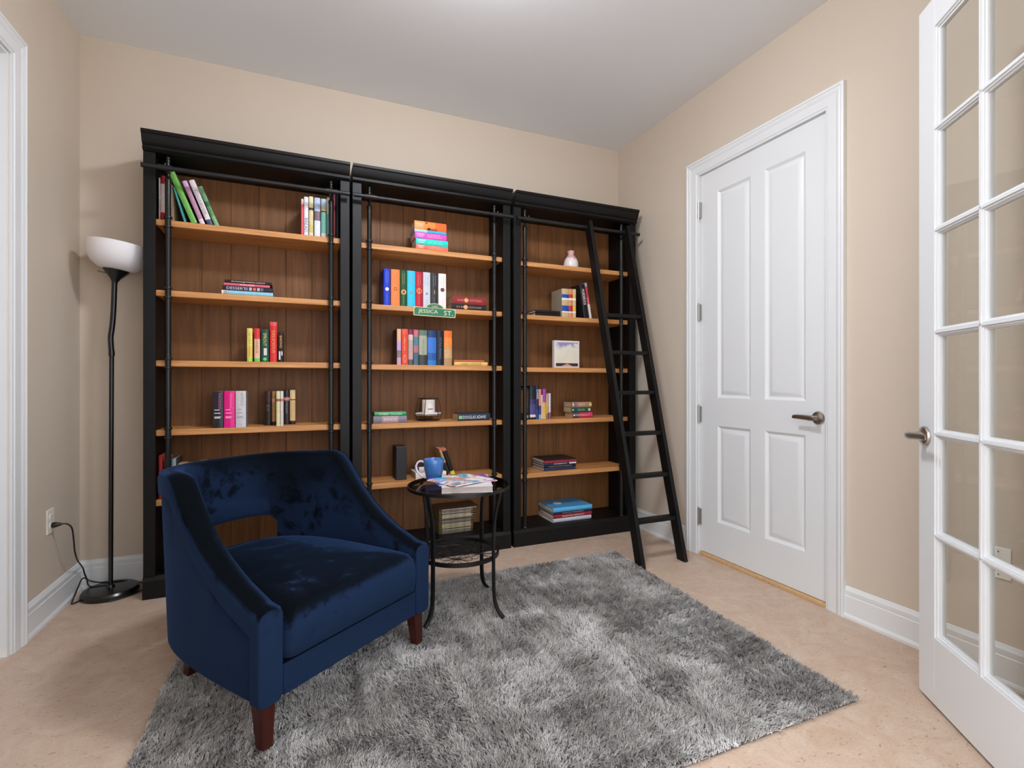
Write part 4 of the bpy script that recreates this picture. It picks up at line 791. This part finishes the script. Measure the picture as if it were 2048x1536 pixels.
    if emb:
        if emb.startswith('em_'):
            k=emb[3:]
            if k=='white': disc('#e8d8e0',.45,.011)
            elif k=='brown': disc('#6b3a20',.47,.009,ring=.0014)
            elif k=='gold': disc('#d8b060',.40,.016); disc('#8a3a2a',.40,.009).location.y=-.001
            elif k=='gray': disc('#7f93a0',.40,.008)
            elif k=='goldring':
                disc('#e8a850',.46,.014,ring=.003); patch('emblem','#e8a850',[(.45,.55,.36,.56)])
            elif k=='goldcross': patch('emblem','#c89a50',[(.46,.54,.40,.52),(.36,.64,.455,.465)])
            elif k=='maroon': disc('#6e2434',.54,.013)
            elif k=='goldmid': disc('#e0a868',.60,min(.014,t*.36))
            elif k=='greenstar': disc('#7fc87a',.93,min(.012,t*.3))
            if k in('white','gold','goldring','goldcross','gray','brown','maroon'):
                patch('rule',{'white':'#7f92e0','gold':'#a8925a','goldring':'#d88a60','goldcross':'#9a8460','gray':'#8fa3b0','brown':'#c8643a','maroon':'#c8b4b0'}[k],[(.32,.36,.62,.92),(.62,.66,.62,.92),(.48,.51,.06,.30)])
        elif emb=='spiral':
            m=MB()
            for k in range(22): m.tube([(t/2+.007*math.cos(q),-.004+.006*math.sin(q),L*(.04+.92*k/21)) for q in [2*PI*i/10 for i in range(10)]],.0011,5,closed=True)
            m.build('wire_binding',ink('#2a2420'),b,angle=40)
        elif emb=='dessert':
            for k,(c_,a) in enumerate((('#7a7090',.53),('#b8b0c8',.45),('#e0604a',.37),('#c8a8a8',.29),('#6a6480',.22))): patch('picture',c_,[(.15,.85,a-.028,a+.028)])
        elif emb=='stripes': patch('stripe','#3a2c2c',[(.1,.9,.905,.912),(.1,.9,.925,.934),(.1,.9,.95,.957)])
        elif emb=='greendot': disc('#4fd05a',.085,t*.24); patch('picture','#d8d0cc',[(.35,.75,.2,.42)])
        elif emb=='whitebars': patch('picture','#e0d8e6',[(.12,.42,.08,.36),(.58,.82,.22,.36)])
        elif emb.startswith('lines'):
            c_={'white':'#d8d4d8','pink':'#f8a0cc','gray':'#a8a6a8'}[emb[6:]]
            for a,z_ in ((.62,.49),(.7,.40),(.75,.30),(.68,.27)): patch('blurb',c_,[(.14,a,z_-.011,z_+.011)])
        elif emb=='sub_gold': text_mesh('A COURT OF','title',ink('#f2c8a0'),b,L*.4,t*.24,lambda u,v:(t*.68+v,yy,L*.62-u),'l'); text_mesh('THORNS AND ROSES' if 'coral' in label else 'WINGS AND RUIN','title',ink('#f2c8a0'),b,L*.45,t*.2,lambda u,v:(t*.34+v,yy,L*.62-u),'l')
        elif emb=='sub_mint': text_mesh('A COURT OF','title',ink('#7af0b8'),b,L*.4,t*.24,lambda u,v:(t*.68+v,yy,L*.62-u),'l'); text_mesh('MIST AND FURY','title',ink('#a8f8e4'),b,L*.45,t*.22,lambda u,v:(t*.34+v,yy,L*.62-u),'l')
        elif emb=='orangebook': patch('picture','#8a3010',[(.05,.2,.3,.62),(.05,.3,.52,.58),(.72,.9,.6,.66)])
        elif emb=='goldpanel':
            m=MB(); m.tube([(t/2+t*.2*math.cos(q),yy,L*.17+L*.1*math.sin(q)) for q in [2*PI*k/24 for k in range(24)]],.0014,6,closed=True); m.build('emblem',ink('#f2c88a'),b,angle=0)
        elif emb.startswith('dot_'): disc({'yellow':'#e0d060','white':'#c8d0c8','pink':'#e0289a'}[emb[4:]],.07,t*.3); disc('#f0e0d0',.94,t*.16); 
        elif emb=='redstripe': patch('spine_stripe','#a02434',[(.05,.68,.0,1.)])
        elif emb=='whiteend': patch('label_strip','#e6e4ea',[(.25,.85,.0,.22)])
        elif emb=='bluecover':
            m=MB(); m.prism([(dp*.55+dp*.13*math.cos(q),L*.68+L*.1*math.sin(q)) for q in [2*PI*k/20 for k in range(20)]],'x',t-.0005,t+.0008); m.build('cover_picture',ink('#d8dee6'),b,angle=0)
    return b
for e in BOOKS: book(e)
# ------------------------------------------------------------------ magazine pile on the middle bookcase's deck
z=.1155; rnd2=random.Random(4)
gold=mat('magazine_brown_cover','#3f2d15',.35)
spc=['#a39a90','#6d655c','#b8ae9c','#857c70','#b5a878','#4f4942','#9f9890','#7c756c','#a8975e']
NMAG=22
for k in range(NMAG):
    th=.0066+.0012*rnd2.random(); up=k>NMAG*.55
    x0=1.921+(.004*rnd2.random()); L=.232+.006*rnd2.random()+(.018 if up and k%2 else 0)+(.022 if k==NMAG-1 else 0); y0=-.206+.006*rnd2.random()
    if k==NMAG-1: lab='topmost brown covered magazine of the tall pile under the side table, bottom deck'
    else: lab='thin magazine within the tall worn pile on the middle bookcase deck'
    g=thing('magazine',lab,'magazine',(x0,y0,z),(0,0,0),'magazines piled on the bottom deck of the middle bookcase')
    c_=spc[rnd2.randrange(len(spc))]
    m=MB(); m.box(0,L,0,.172,.0004,th-.0004); m.build('pages',mat('mag_paper','#6b6049',.6),g,angle=0)
    m=MB(); m.prism([(-.0012,0),(-.0012,th),(.176,th),(.176,th-.0004),(0,th-.0004),(0,.0004),(.176,.0004),(.176,0)],'x',0,L); m.build('cover',[gold,mat('magspine_yellow','#5c4f2c',.35)][k%2] if k!=NMAG-1 else gold,g,angle=0)
    m=MB(); m.box(.022,L*.93,-.0018,-.0011,.0008,th-.0008); m.build('spine_label',mat('magspine_'+c_,c_,.35,var=.35,vscale=60),g,angle=0)
    z+=th+.0002
# ------------------------------------------------------------------ things on the shelves
def lathe_thing(name,label,cat,c,prof,m_,part,group=None):
    t=thing(name,label,cat,c,(0,0,0),group); m=MB(); m.lathe(prof,n=40); m.build(part,m_,t,angle=60); return t
# vase
vm,nt,b=newmat('pink_white_ceramic'); N=nt.nodes; L_=nt.links
tc=N.new('ShaderNodeTexCoord'); sx=N.new('ShaderNodeSeparateXYZ'); L_.new(tc.outputs['Object'],sx.inputs[0])
mp=N.new('ShaderNodeMapping'); mp.inputs['Scale'].default_value=(1,1,.08); n=N.new('ShaderNodeTexNoise'); n.inputs['Scale'].default_value=70; L_.new(tc.outputs['Object'],mp.inputs['Vector']); L_.new(mp.outputs['Vector'],n.inputs['Vector'])
ma=N.new('ShaderNodeMath'); ma.operation='MULTIPLY_ADD'; ma.inputs[1].default_value=.05; L_.new(n.outputs['Fac'],ma.inputs[0]); L_.new(sx.outputs['Z'],ma.inputs[2])
r=ramp(nt,[(0,'#f0e6e6'),(.098,'#f0e6e6'),(.108,'#d9a9a6')]); L_.new(ma.outputs[0],r.inputs['Fac']); L_.new(r.outputs['Color'],b.inputs['Base Color']); b.inputs['Roughness'].default_value=.3
lathe_thing('bud_vase','small pink and white ceramic bud vase on the right bookcase top shelf','vase',(2.93,-.165,1.9375),[(0,0),(.048,0),(.053,.006),(.055,.03),(.052,.055),(.043,.08),(.030,.098),(.023,.108),(.0225,.120),(.027,.136),(.025,.137),(.019,.122),(.019,.106),(0,.10)],vm,'body')
# photo block
pm,nt,b=newmat('sky_print'); N=nt.nodes; L_=nt.links
tc=N.new('ShaderNodeTexCoord'); n=N.new('ShaderNodeTexNoise'); n.inputs['Scale'].default_value=14; n.inputs['Detail'].default_value=4; n.inputs['Distortion'].default_value=.5
L_.new(tc.outputs['Object'],n.inputs['Vector']); sx=N.new('ShaderNodeSeparateXYZ'); L_.new(tc.outputs['Object'],sx.inputs[0])
a=N.new('ShaderNodeMath'); a.operation='MULTIPLY_ADD'; a.inputs[1].default_value=2.6; L_.new(sx.outputs['Z'],a.inputs[0]); L_.new(n.outputs['Fac'],a.inputs[2])
r=ramp(nt,[(.62,'#ddd8c6'),(.86,'#e6dfcf'),(.95,'#b9c6cc'),(1.0,'#9a8cb4')]); L_.new(a.outputs[0],r.inputs['Fac'])
r2=ramp(nt,[(0,'#3a2a30'),(.03,'#3a2a30'),(.033,'#ffffff')],'CONSTANT'); L_.new(sx.outputs['Z'],r2.inputs['Fac'])
mx=N.new('ShaderNodeMix'); mx.data_type='RGBA'; mx.blend_type='MULTIPLY'; mx.inputs['Factor'].default_value=1; L_.new(r.outputs['Color'],mx.inputs['A']); L_.new(r2.outputs['Color'],mx.inputs['B']); L_.new(mx.outputs['Result'],b.inputs['Base Color']); b.inputs['Roughness'].default_value=.5
t=thing('photo_block','square white framed sky photo block on the right bookcase third shelf','picture block',(2.773,-.2,1.2115))
m=MB(); m.box(0,.208,.0,.034,0,.199); m.build('block',mat('white_frame','#e6dcda',.5),t,bevel=.002)
m=MB(); m.box(.0135,.1945,-.0012,.0005,.013,.186); m.build('print',pm,t,angle=0)
m=MB(); m.prism([(.055,.0135),(.150,.0135),(.108,.031),(.102,.031)],'y',-.0018,-.0010); m.build('road',ink('#d0a48c'),t,angle=0)
# open black frame on the right bookcase, fourth shelf
t=thing('framed_picture','black framed brown picture standing behind the left pole of the right bookcase','picture frame',(2.462,-.245,.8495))
m=MB(); m.box(0,.093,0,.016,.0,.046); m.box(0,.012,0,.016,.04,.222); m.box(.083,.093,0,.016,.04,.222); m.box(0,.093,0,.016,.208,.222); m.build('frame',iron_sat,t,bevel=.001)
m=MB(); m.box(.010,.085,.009,.013,.04,.21); m.build('picture',stain,t,angle=0)
m=MB(); m.box(.060,.084,-.001,.001,.012,.030); m.build('name_plate',ink('#8f8f88'),t,angle=0)
# lantern with candle
wire=mat('lantern_wire','#3a342e',.4,metal=.7)
cx_,cy_,cz_=1.870,-.137,.8555
t=thing('candle_lantern','geometric wire candle holder with white tray on the middle bookcase fourth shelf','candle holder',(cx_,cy_,cz_))
hexp=lambda r,z,ph=0:[Vector((r*math.cos(PI/3*k+ph),r*math.sin(PI/3*k+ph),z)) for k in range(6)]
m=MB()
for r_,z_ in ((.072,.003),(.090,.043),(.066,.145)):
    h_=hexp(r_,z_)
    for k in range(6): m.cyl(h_[k],h_[(k+1)%6],.0022,8)
for k in range(6):
    m.cyl(hexp(.072,.003)[k],hexp(.090,.043)[k],.0022,8); m.cyl(hexp(.090,.043)[k],hexp(.066,.145)[k],.0022,8)
m.build('wire_frame',wire,t)
m=MB(); m.loft([[tuple(p) for p in hexp(.080,.036)],[tuple(p) for p in hexp(.087,.040)],[tuple(p) for p in hexp(.087,.053)]]); m.build('tray',mat('tray_white','#e8e2de',.5),t,angle=25)
t=thing('pillar_candle','white pillar candle standing in the wire candle holder','candle',(cx_,cy_,cz_+.0535))
m=MB(); m.lathe([(0,0),(.041,0),(.042,.003),(.042,.080),(.039,.084),(.034,.081),(0,.079)],n=36); m.build('wax',mat('candle_wax','#e9dfd6',.5,var=.06,vscale=40),t,angle=50)
m=MB(); m.cyl((0,0,.078),(.001,0,.090),.0012,6); m.build('wick',ink('#2a2420'),t)
m=MB(); m.box(-.014,.018,-.0428,-.0418,.022,.027); m.build('price_mark',ink('#4a4440'),t,angle=0)
# tall black box
t=thing('black_box','tall matte black box standing alone on the middle bookcase fifth shelf','box',(1.647,-.205,.4905))
m=MB(); m.box(0,.066,0,.125,0,.208); m.build('body',mat('matte_black_box','#1e1f22',.6,bump=.3,bscale=90),t,bevel=.002)
m=MB(); m.box(.002,.064,.002,.123,.2078,.2105); m.build('lid_edge',ink('#54493f'),t,angle=0)
# street sign
def rrect(w,h,r,n=5):
    o=[]
    for sx_,sz_,a0 in ((1,-1,-PI/2),(1,1,0),(-1,1,PI/2),(-1,-1,PI)):
        for k in range(n+1):
            q=a0+PI/2*k/n; o.append((sx_*(w/2-r)+r*math.cos(q),sz_*(h/2-r)+r*math.sin(q)))
    return o
t=thing('street_sign','small green street sign reading JESSICA ST. hung on a shelf edge','sign',(1.877,-.2745,1.5525),(0,math.radians(1.1),0))
cream=mat('sign_cream','#d9c3a0',.45); green=mat('sign_green','#167050',.4)
def arch(w,h,n=20): return [(w/2*math.cos(PI*k/n),h*math.sin(PI*k/n)) for k in range(n+1)]
m=MB(); m.prism(rrect(.272,.056,.006),'y',-.003,0); m.prism([(x,z+.024) for x,z in arch(.118,.032)],'y',-.0028,-.0002); m.build('plate',cream,t,angle=25)
m=MB(); m.prism(rrect(.262,.047,.004),'y',-.0036,-.0025); m.prism([(x,z+.027) for x,z in arch(.104,.025)],'y',-.0034,-.0024); m.build('green_face',green,t,angle=0)
cream2=mat('sign_letters','#e4d6a8',.45)
text_mesh('JESSICA','lettering',cream2,t,.150,.030,lambda u,v:(u-.0435,-.0040,v-.0005)); text_mesh('ST.','lettering',cream2,t,.058,.030,lambda u,v:(u+.088,-.0040,v-.0005))
text_mesh('USA','lettering',cream2,t,.040,.012,lambda u,v:(u,-.0040,v+.036))
m=MB()
for q in (-.126,.126): m.cyl((q,-.0042,.020),(q,-.0036,.020),.0022,10)
m.build('nail_hole',ink('#efe6d0'),t)
# ------------------------------------------------------------------ things on the side table
tz=TZ+.0085
mugm=mat('mug_blue_glaze','#3f6fae',.12,spec=.6); mugi=mat('mug_handle_white','#d9d0de',.2)
t=thing('mug','blue ceramic coffee mug with a pale handle on the side table','mug',(1.708,-.915,tz))
m=MB(); m.lathe([(0,.001),(.030,.001),(.034,.003),(.037,.010),(.042,.030),(.0475,.06),(.050,.085),(.0515,.106),(.0505,.108),(.0485,.106),(.047,.085),(.0445,.06),(.039,.03),(.033,.012),(0,.009)],n=48); m.build('body',mugm,t,angle=60)
hd_=Vector((-.93,.37,0)).normalized()
hp=[hd_*.049+Vector((0,0,.090)),hd_*.062+Vector((0,0,.097)),hd_*.078+Vector((0,0,.092)),hd_*.088+Vector((0,0,.074)),hd_*.086+Vector((0,0,.054)),hd_*.075+Vector((0,0,.036)),hd_*.060+Vector((0,0,.022)),hd_*.038+Vector((0,0,.012))]
m=MB(); m.tube(smooth_path(hp,6),.0052,12); m.build('handle',mugi,t)
# thick book + magazines
def swirl(name,stops,scale=9,dist=3.5):
    m_,nt,b=newmat(name); N=nt.nodes; tc=N.new('ShaderNodeTexCoord'); n=N.new('ShaderNodeTexNoise'); n.inputs['Scale'].default_value=scale; n.inputs['Detail'].default_value=3; n.inputs['Distortion'].default_value=dist
    nt.links.new(tc.outputs['Object'],n.inputs['Vector']); r=ramp(nt,stops); nt.links.new(n.outputs['Fac'],r.inputs['Fac']); nt.links.new(r.outputs['Color'],b.inputs['Base Color']); b.inputs['Roughness'].default_value=.22; return m_
ang=math.atan2(-.06,.218)
t=thing('art_book','thick softcover book lying at the bottom of the pile on the side table','book',(1.667,-1.221,tz),(0,0,ang),'reading pile on the side table')
m=MB(); m.box(0,.226,.001,.285,.0008,.0262); m.build('page_block',mat('art_paper','#b5aaa2',.7,bump=.6,bscale=500),t,angle=0)
m=MB(); m.prism([(0,0),(0,.0275),(.287,.0275),(.287,.0265),(.0012,.0265),(.0012,.0008),(.287,.0008),(.287,0)],'x',-.001,.227) if False else m.box(-.002,.228,-.002,.287,0,.0008); m.box(-.002,.228,-.002,.287,.0262,.0272); m.box(-.002,.228,.284,.287,.0004,.0270); m.build('cover',mat('art_cover_white','#d8d2d4',.3),t,angle=0)
def magz(label,loc,rz,w,h,mt,th=.004,curl=.004,tilt=(0,0)):
    g=thing('magazine',label,'magazine',loc,(tilt[0],tilt[1],rz),'reading pile on the side table')
    m=MB(); rings=[]
    for k in range(13):
        x=w*k/12; z=curl*(k/12)**2
        rings.append([(x,0,z),(x,h,z),(x,h,z+th),(x,0,z+th)])
    m.loft(rings); m.build('cover',mt,g,angle=30)
    m=MB(); rings=[]
    for k in range(13):
        x=.001+(w+.0004-.001)*k/12; z=curl*(x/w)**2
        rings.append([(x,-.0005,z+.0006),(x,h+.0005,z+.0006),(x,h+.0005,z+th-.0006),(x,-.0005,z+th-.0006)])
    m.loft(rings); m.build('pages',mat('mag_white_pages','#d5cfcd',.6),g,angle=30)
    return g
purple=swirl('violet_cover',[(.3,'#3a2a86'),(.5,'#6a50b0'),(.62,'#d06a7a'),(.75,'#e8a0a0')],7,2)
white_sw=swirl('white_swirl_cover',[(.28,'#2f8fc8'),(.40,'#4fb8e0'),(.46,'#e08a5a'),(.51,'#ece8ea'),(.72,'#efecee'),(.8,'#e8a890')],6.5,2.6)
zt_=tz+.0278
magz('violet covered magazine in the middle of the pile on the side table',(1.660,-1.196,zt_),math.radians(2),.285,.185,purple,.004,.0)
g=magz('white magazine with blue and orange swirls on top of the side table pile',(1.655,-1.258,zt_+.0046),math.radians(-3),.235,.205,white_sw,.0042,.0)
g.rotation_euler=(0,0,math.radians(24)); g.location=(1.718,-1.262,zt_+.0046)
text_mesh('MILLED','headline',ink('#3a3440'),g,.10,.018,lambda u,v:(u+.07,v+.018,.0046))
# ------------------------------------------------------------------ small block on the floor by the right plinth
t=thing('small_block','small black topped cream block on the floor behind the ladder foot','block',(3.412,-.262,0))
m=MB(); m.box(0,.028,0,.09,.0005,.022); m.build('base',mat('cream_block','#cfc3b0',.6),t,bevel=.001)
m=MB(); m.box(-.001,.029,-.001,.091,.022,.034); m.build('top',black,t,bevel=.002)
# ------------------------------------------------------------------ lamp on the ceiling, just above the frame
CLX,CLY=1.72,-1.72
t=thing('ceiling_light','round white opal glass ceiling light above the rug','ceiling light',(CLX,CLY,H))
m=MB(); m.lathe([(0,-.0005),(.135,-.0005),(.14,-.006),(.14,-.022),(0,-.022)],n=48); m.build('mount_ring',mat('white_metal','#e8e8e6',.3),t)
em,nt,b=newmat('lit_opal_glass'); b.inputs['Emission Color'].default_value=(*LCOL,1); b.inputs['Emission Strength'].default_value=LAMP; b.inputs['Base Color'].default_value=(.9,.9,.9,1)
m=MB(); m.lathe([(.13,-.0225),(.165,-.028),(.172,-.045),(.170,-.075),(.150,-.10),(.11,-.115),(.06,-.122),(0,-.124)],n=48); m.build('glass_dome',em,t,angle=60)
# ------------------------------------------------------------------ daylight from the hall behind the camera, camera
w=bpy.data.worlds.new('hall_daylight'); S.world=w; w.use_nodes=True
bg=w.node_tree.nodes['Background']; bg.inputs['Color'].default_value=(*SCOL,1); bg.inputs['Strength'].default_value=SKY
cam=bpy.data.cameras.new('camera'); co=bpy.data.objects.new('camera',cam); COL.objects.link(co)
co.location=(1.0813,-3.3839,1.11); co.rotation_euler=(PI/2,0,-.4039)
cam.sensor_width=36; cam.lens=999.2*36/2048; cam.shift_y=-4/2048; cam.clip_start=.02
S.camera=co
S.view_settings.view_transform='Standard'; S.view_settings.look='None'; S.view_settings.gamma=1; S.view_settings.use_curve_mapping=False
S.view_settings.exposure=EXPO
S.cycles.use_denoising=True
S.cycles.max_bounces=10; S.cycles.diffuse_bounces=6; S.cycles.glossy_bounces=4; S.cycles.transparent_max_bounces=12
S.cycles.caustics_reflective=False; S.cycles.caustics_refractive=False
S.cycles.sample_clamp_indirect=6
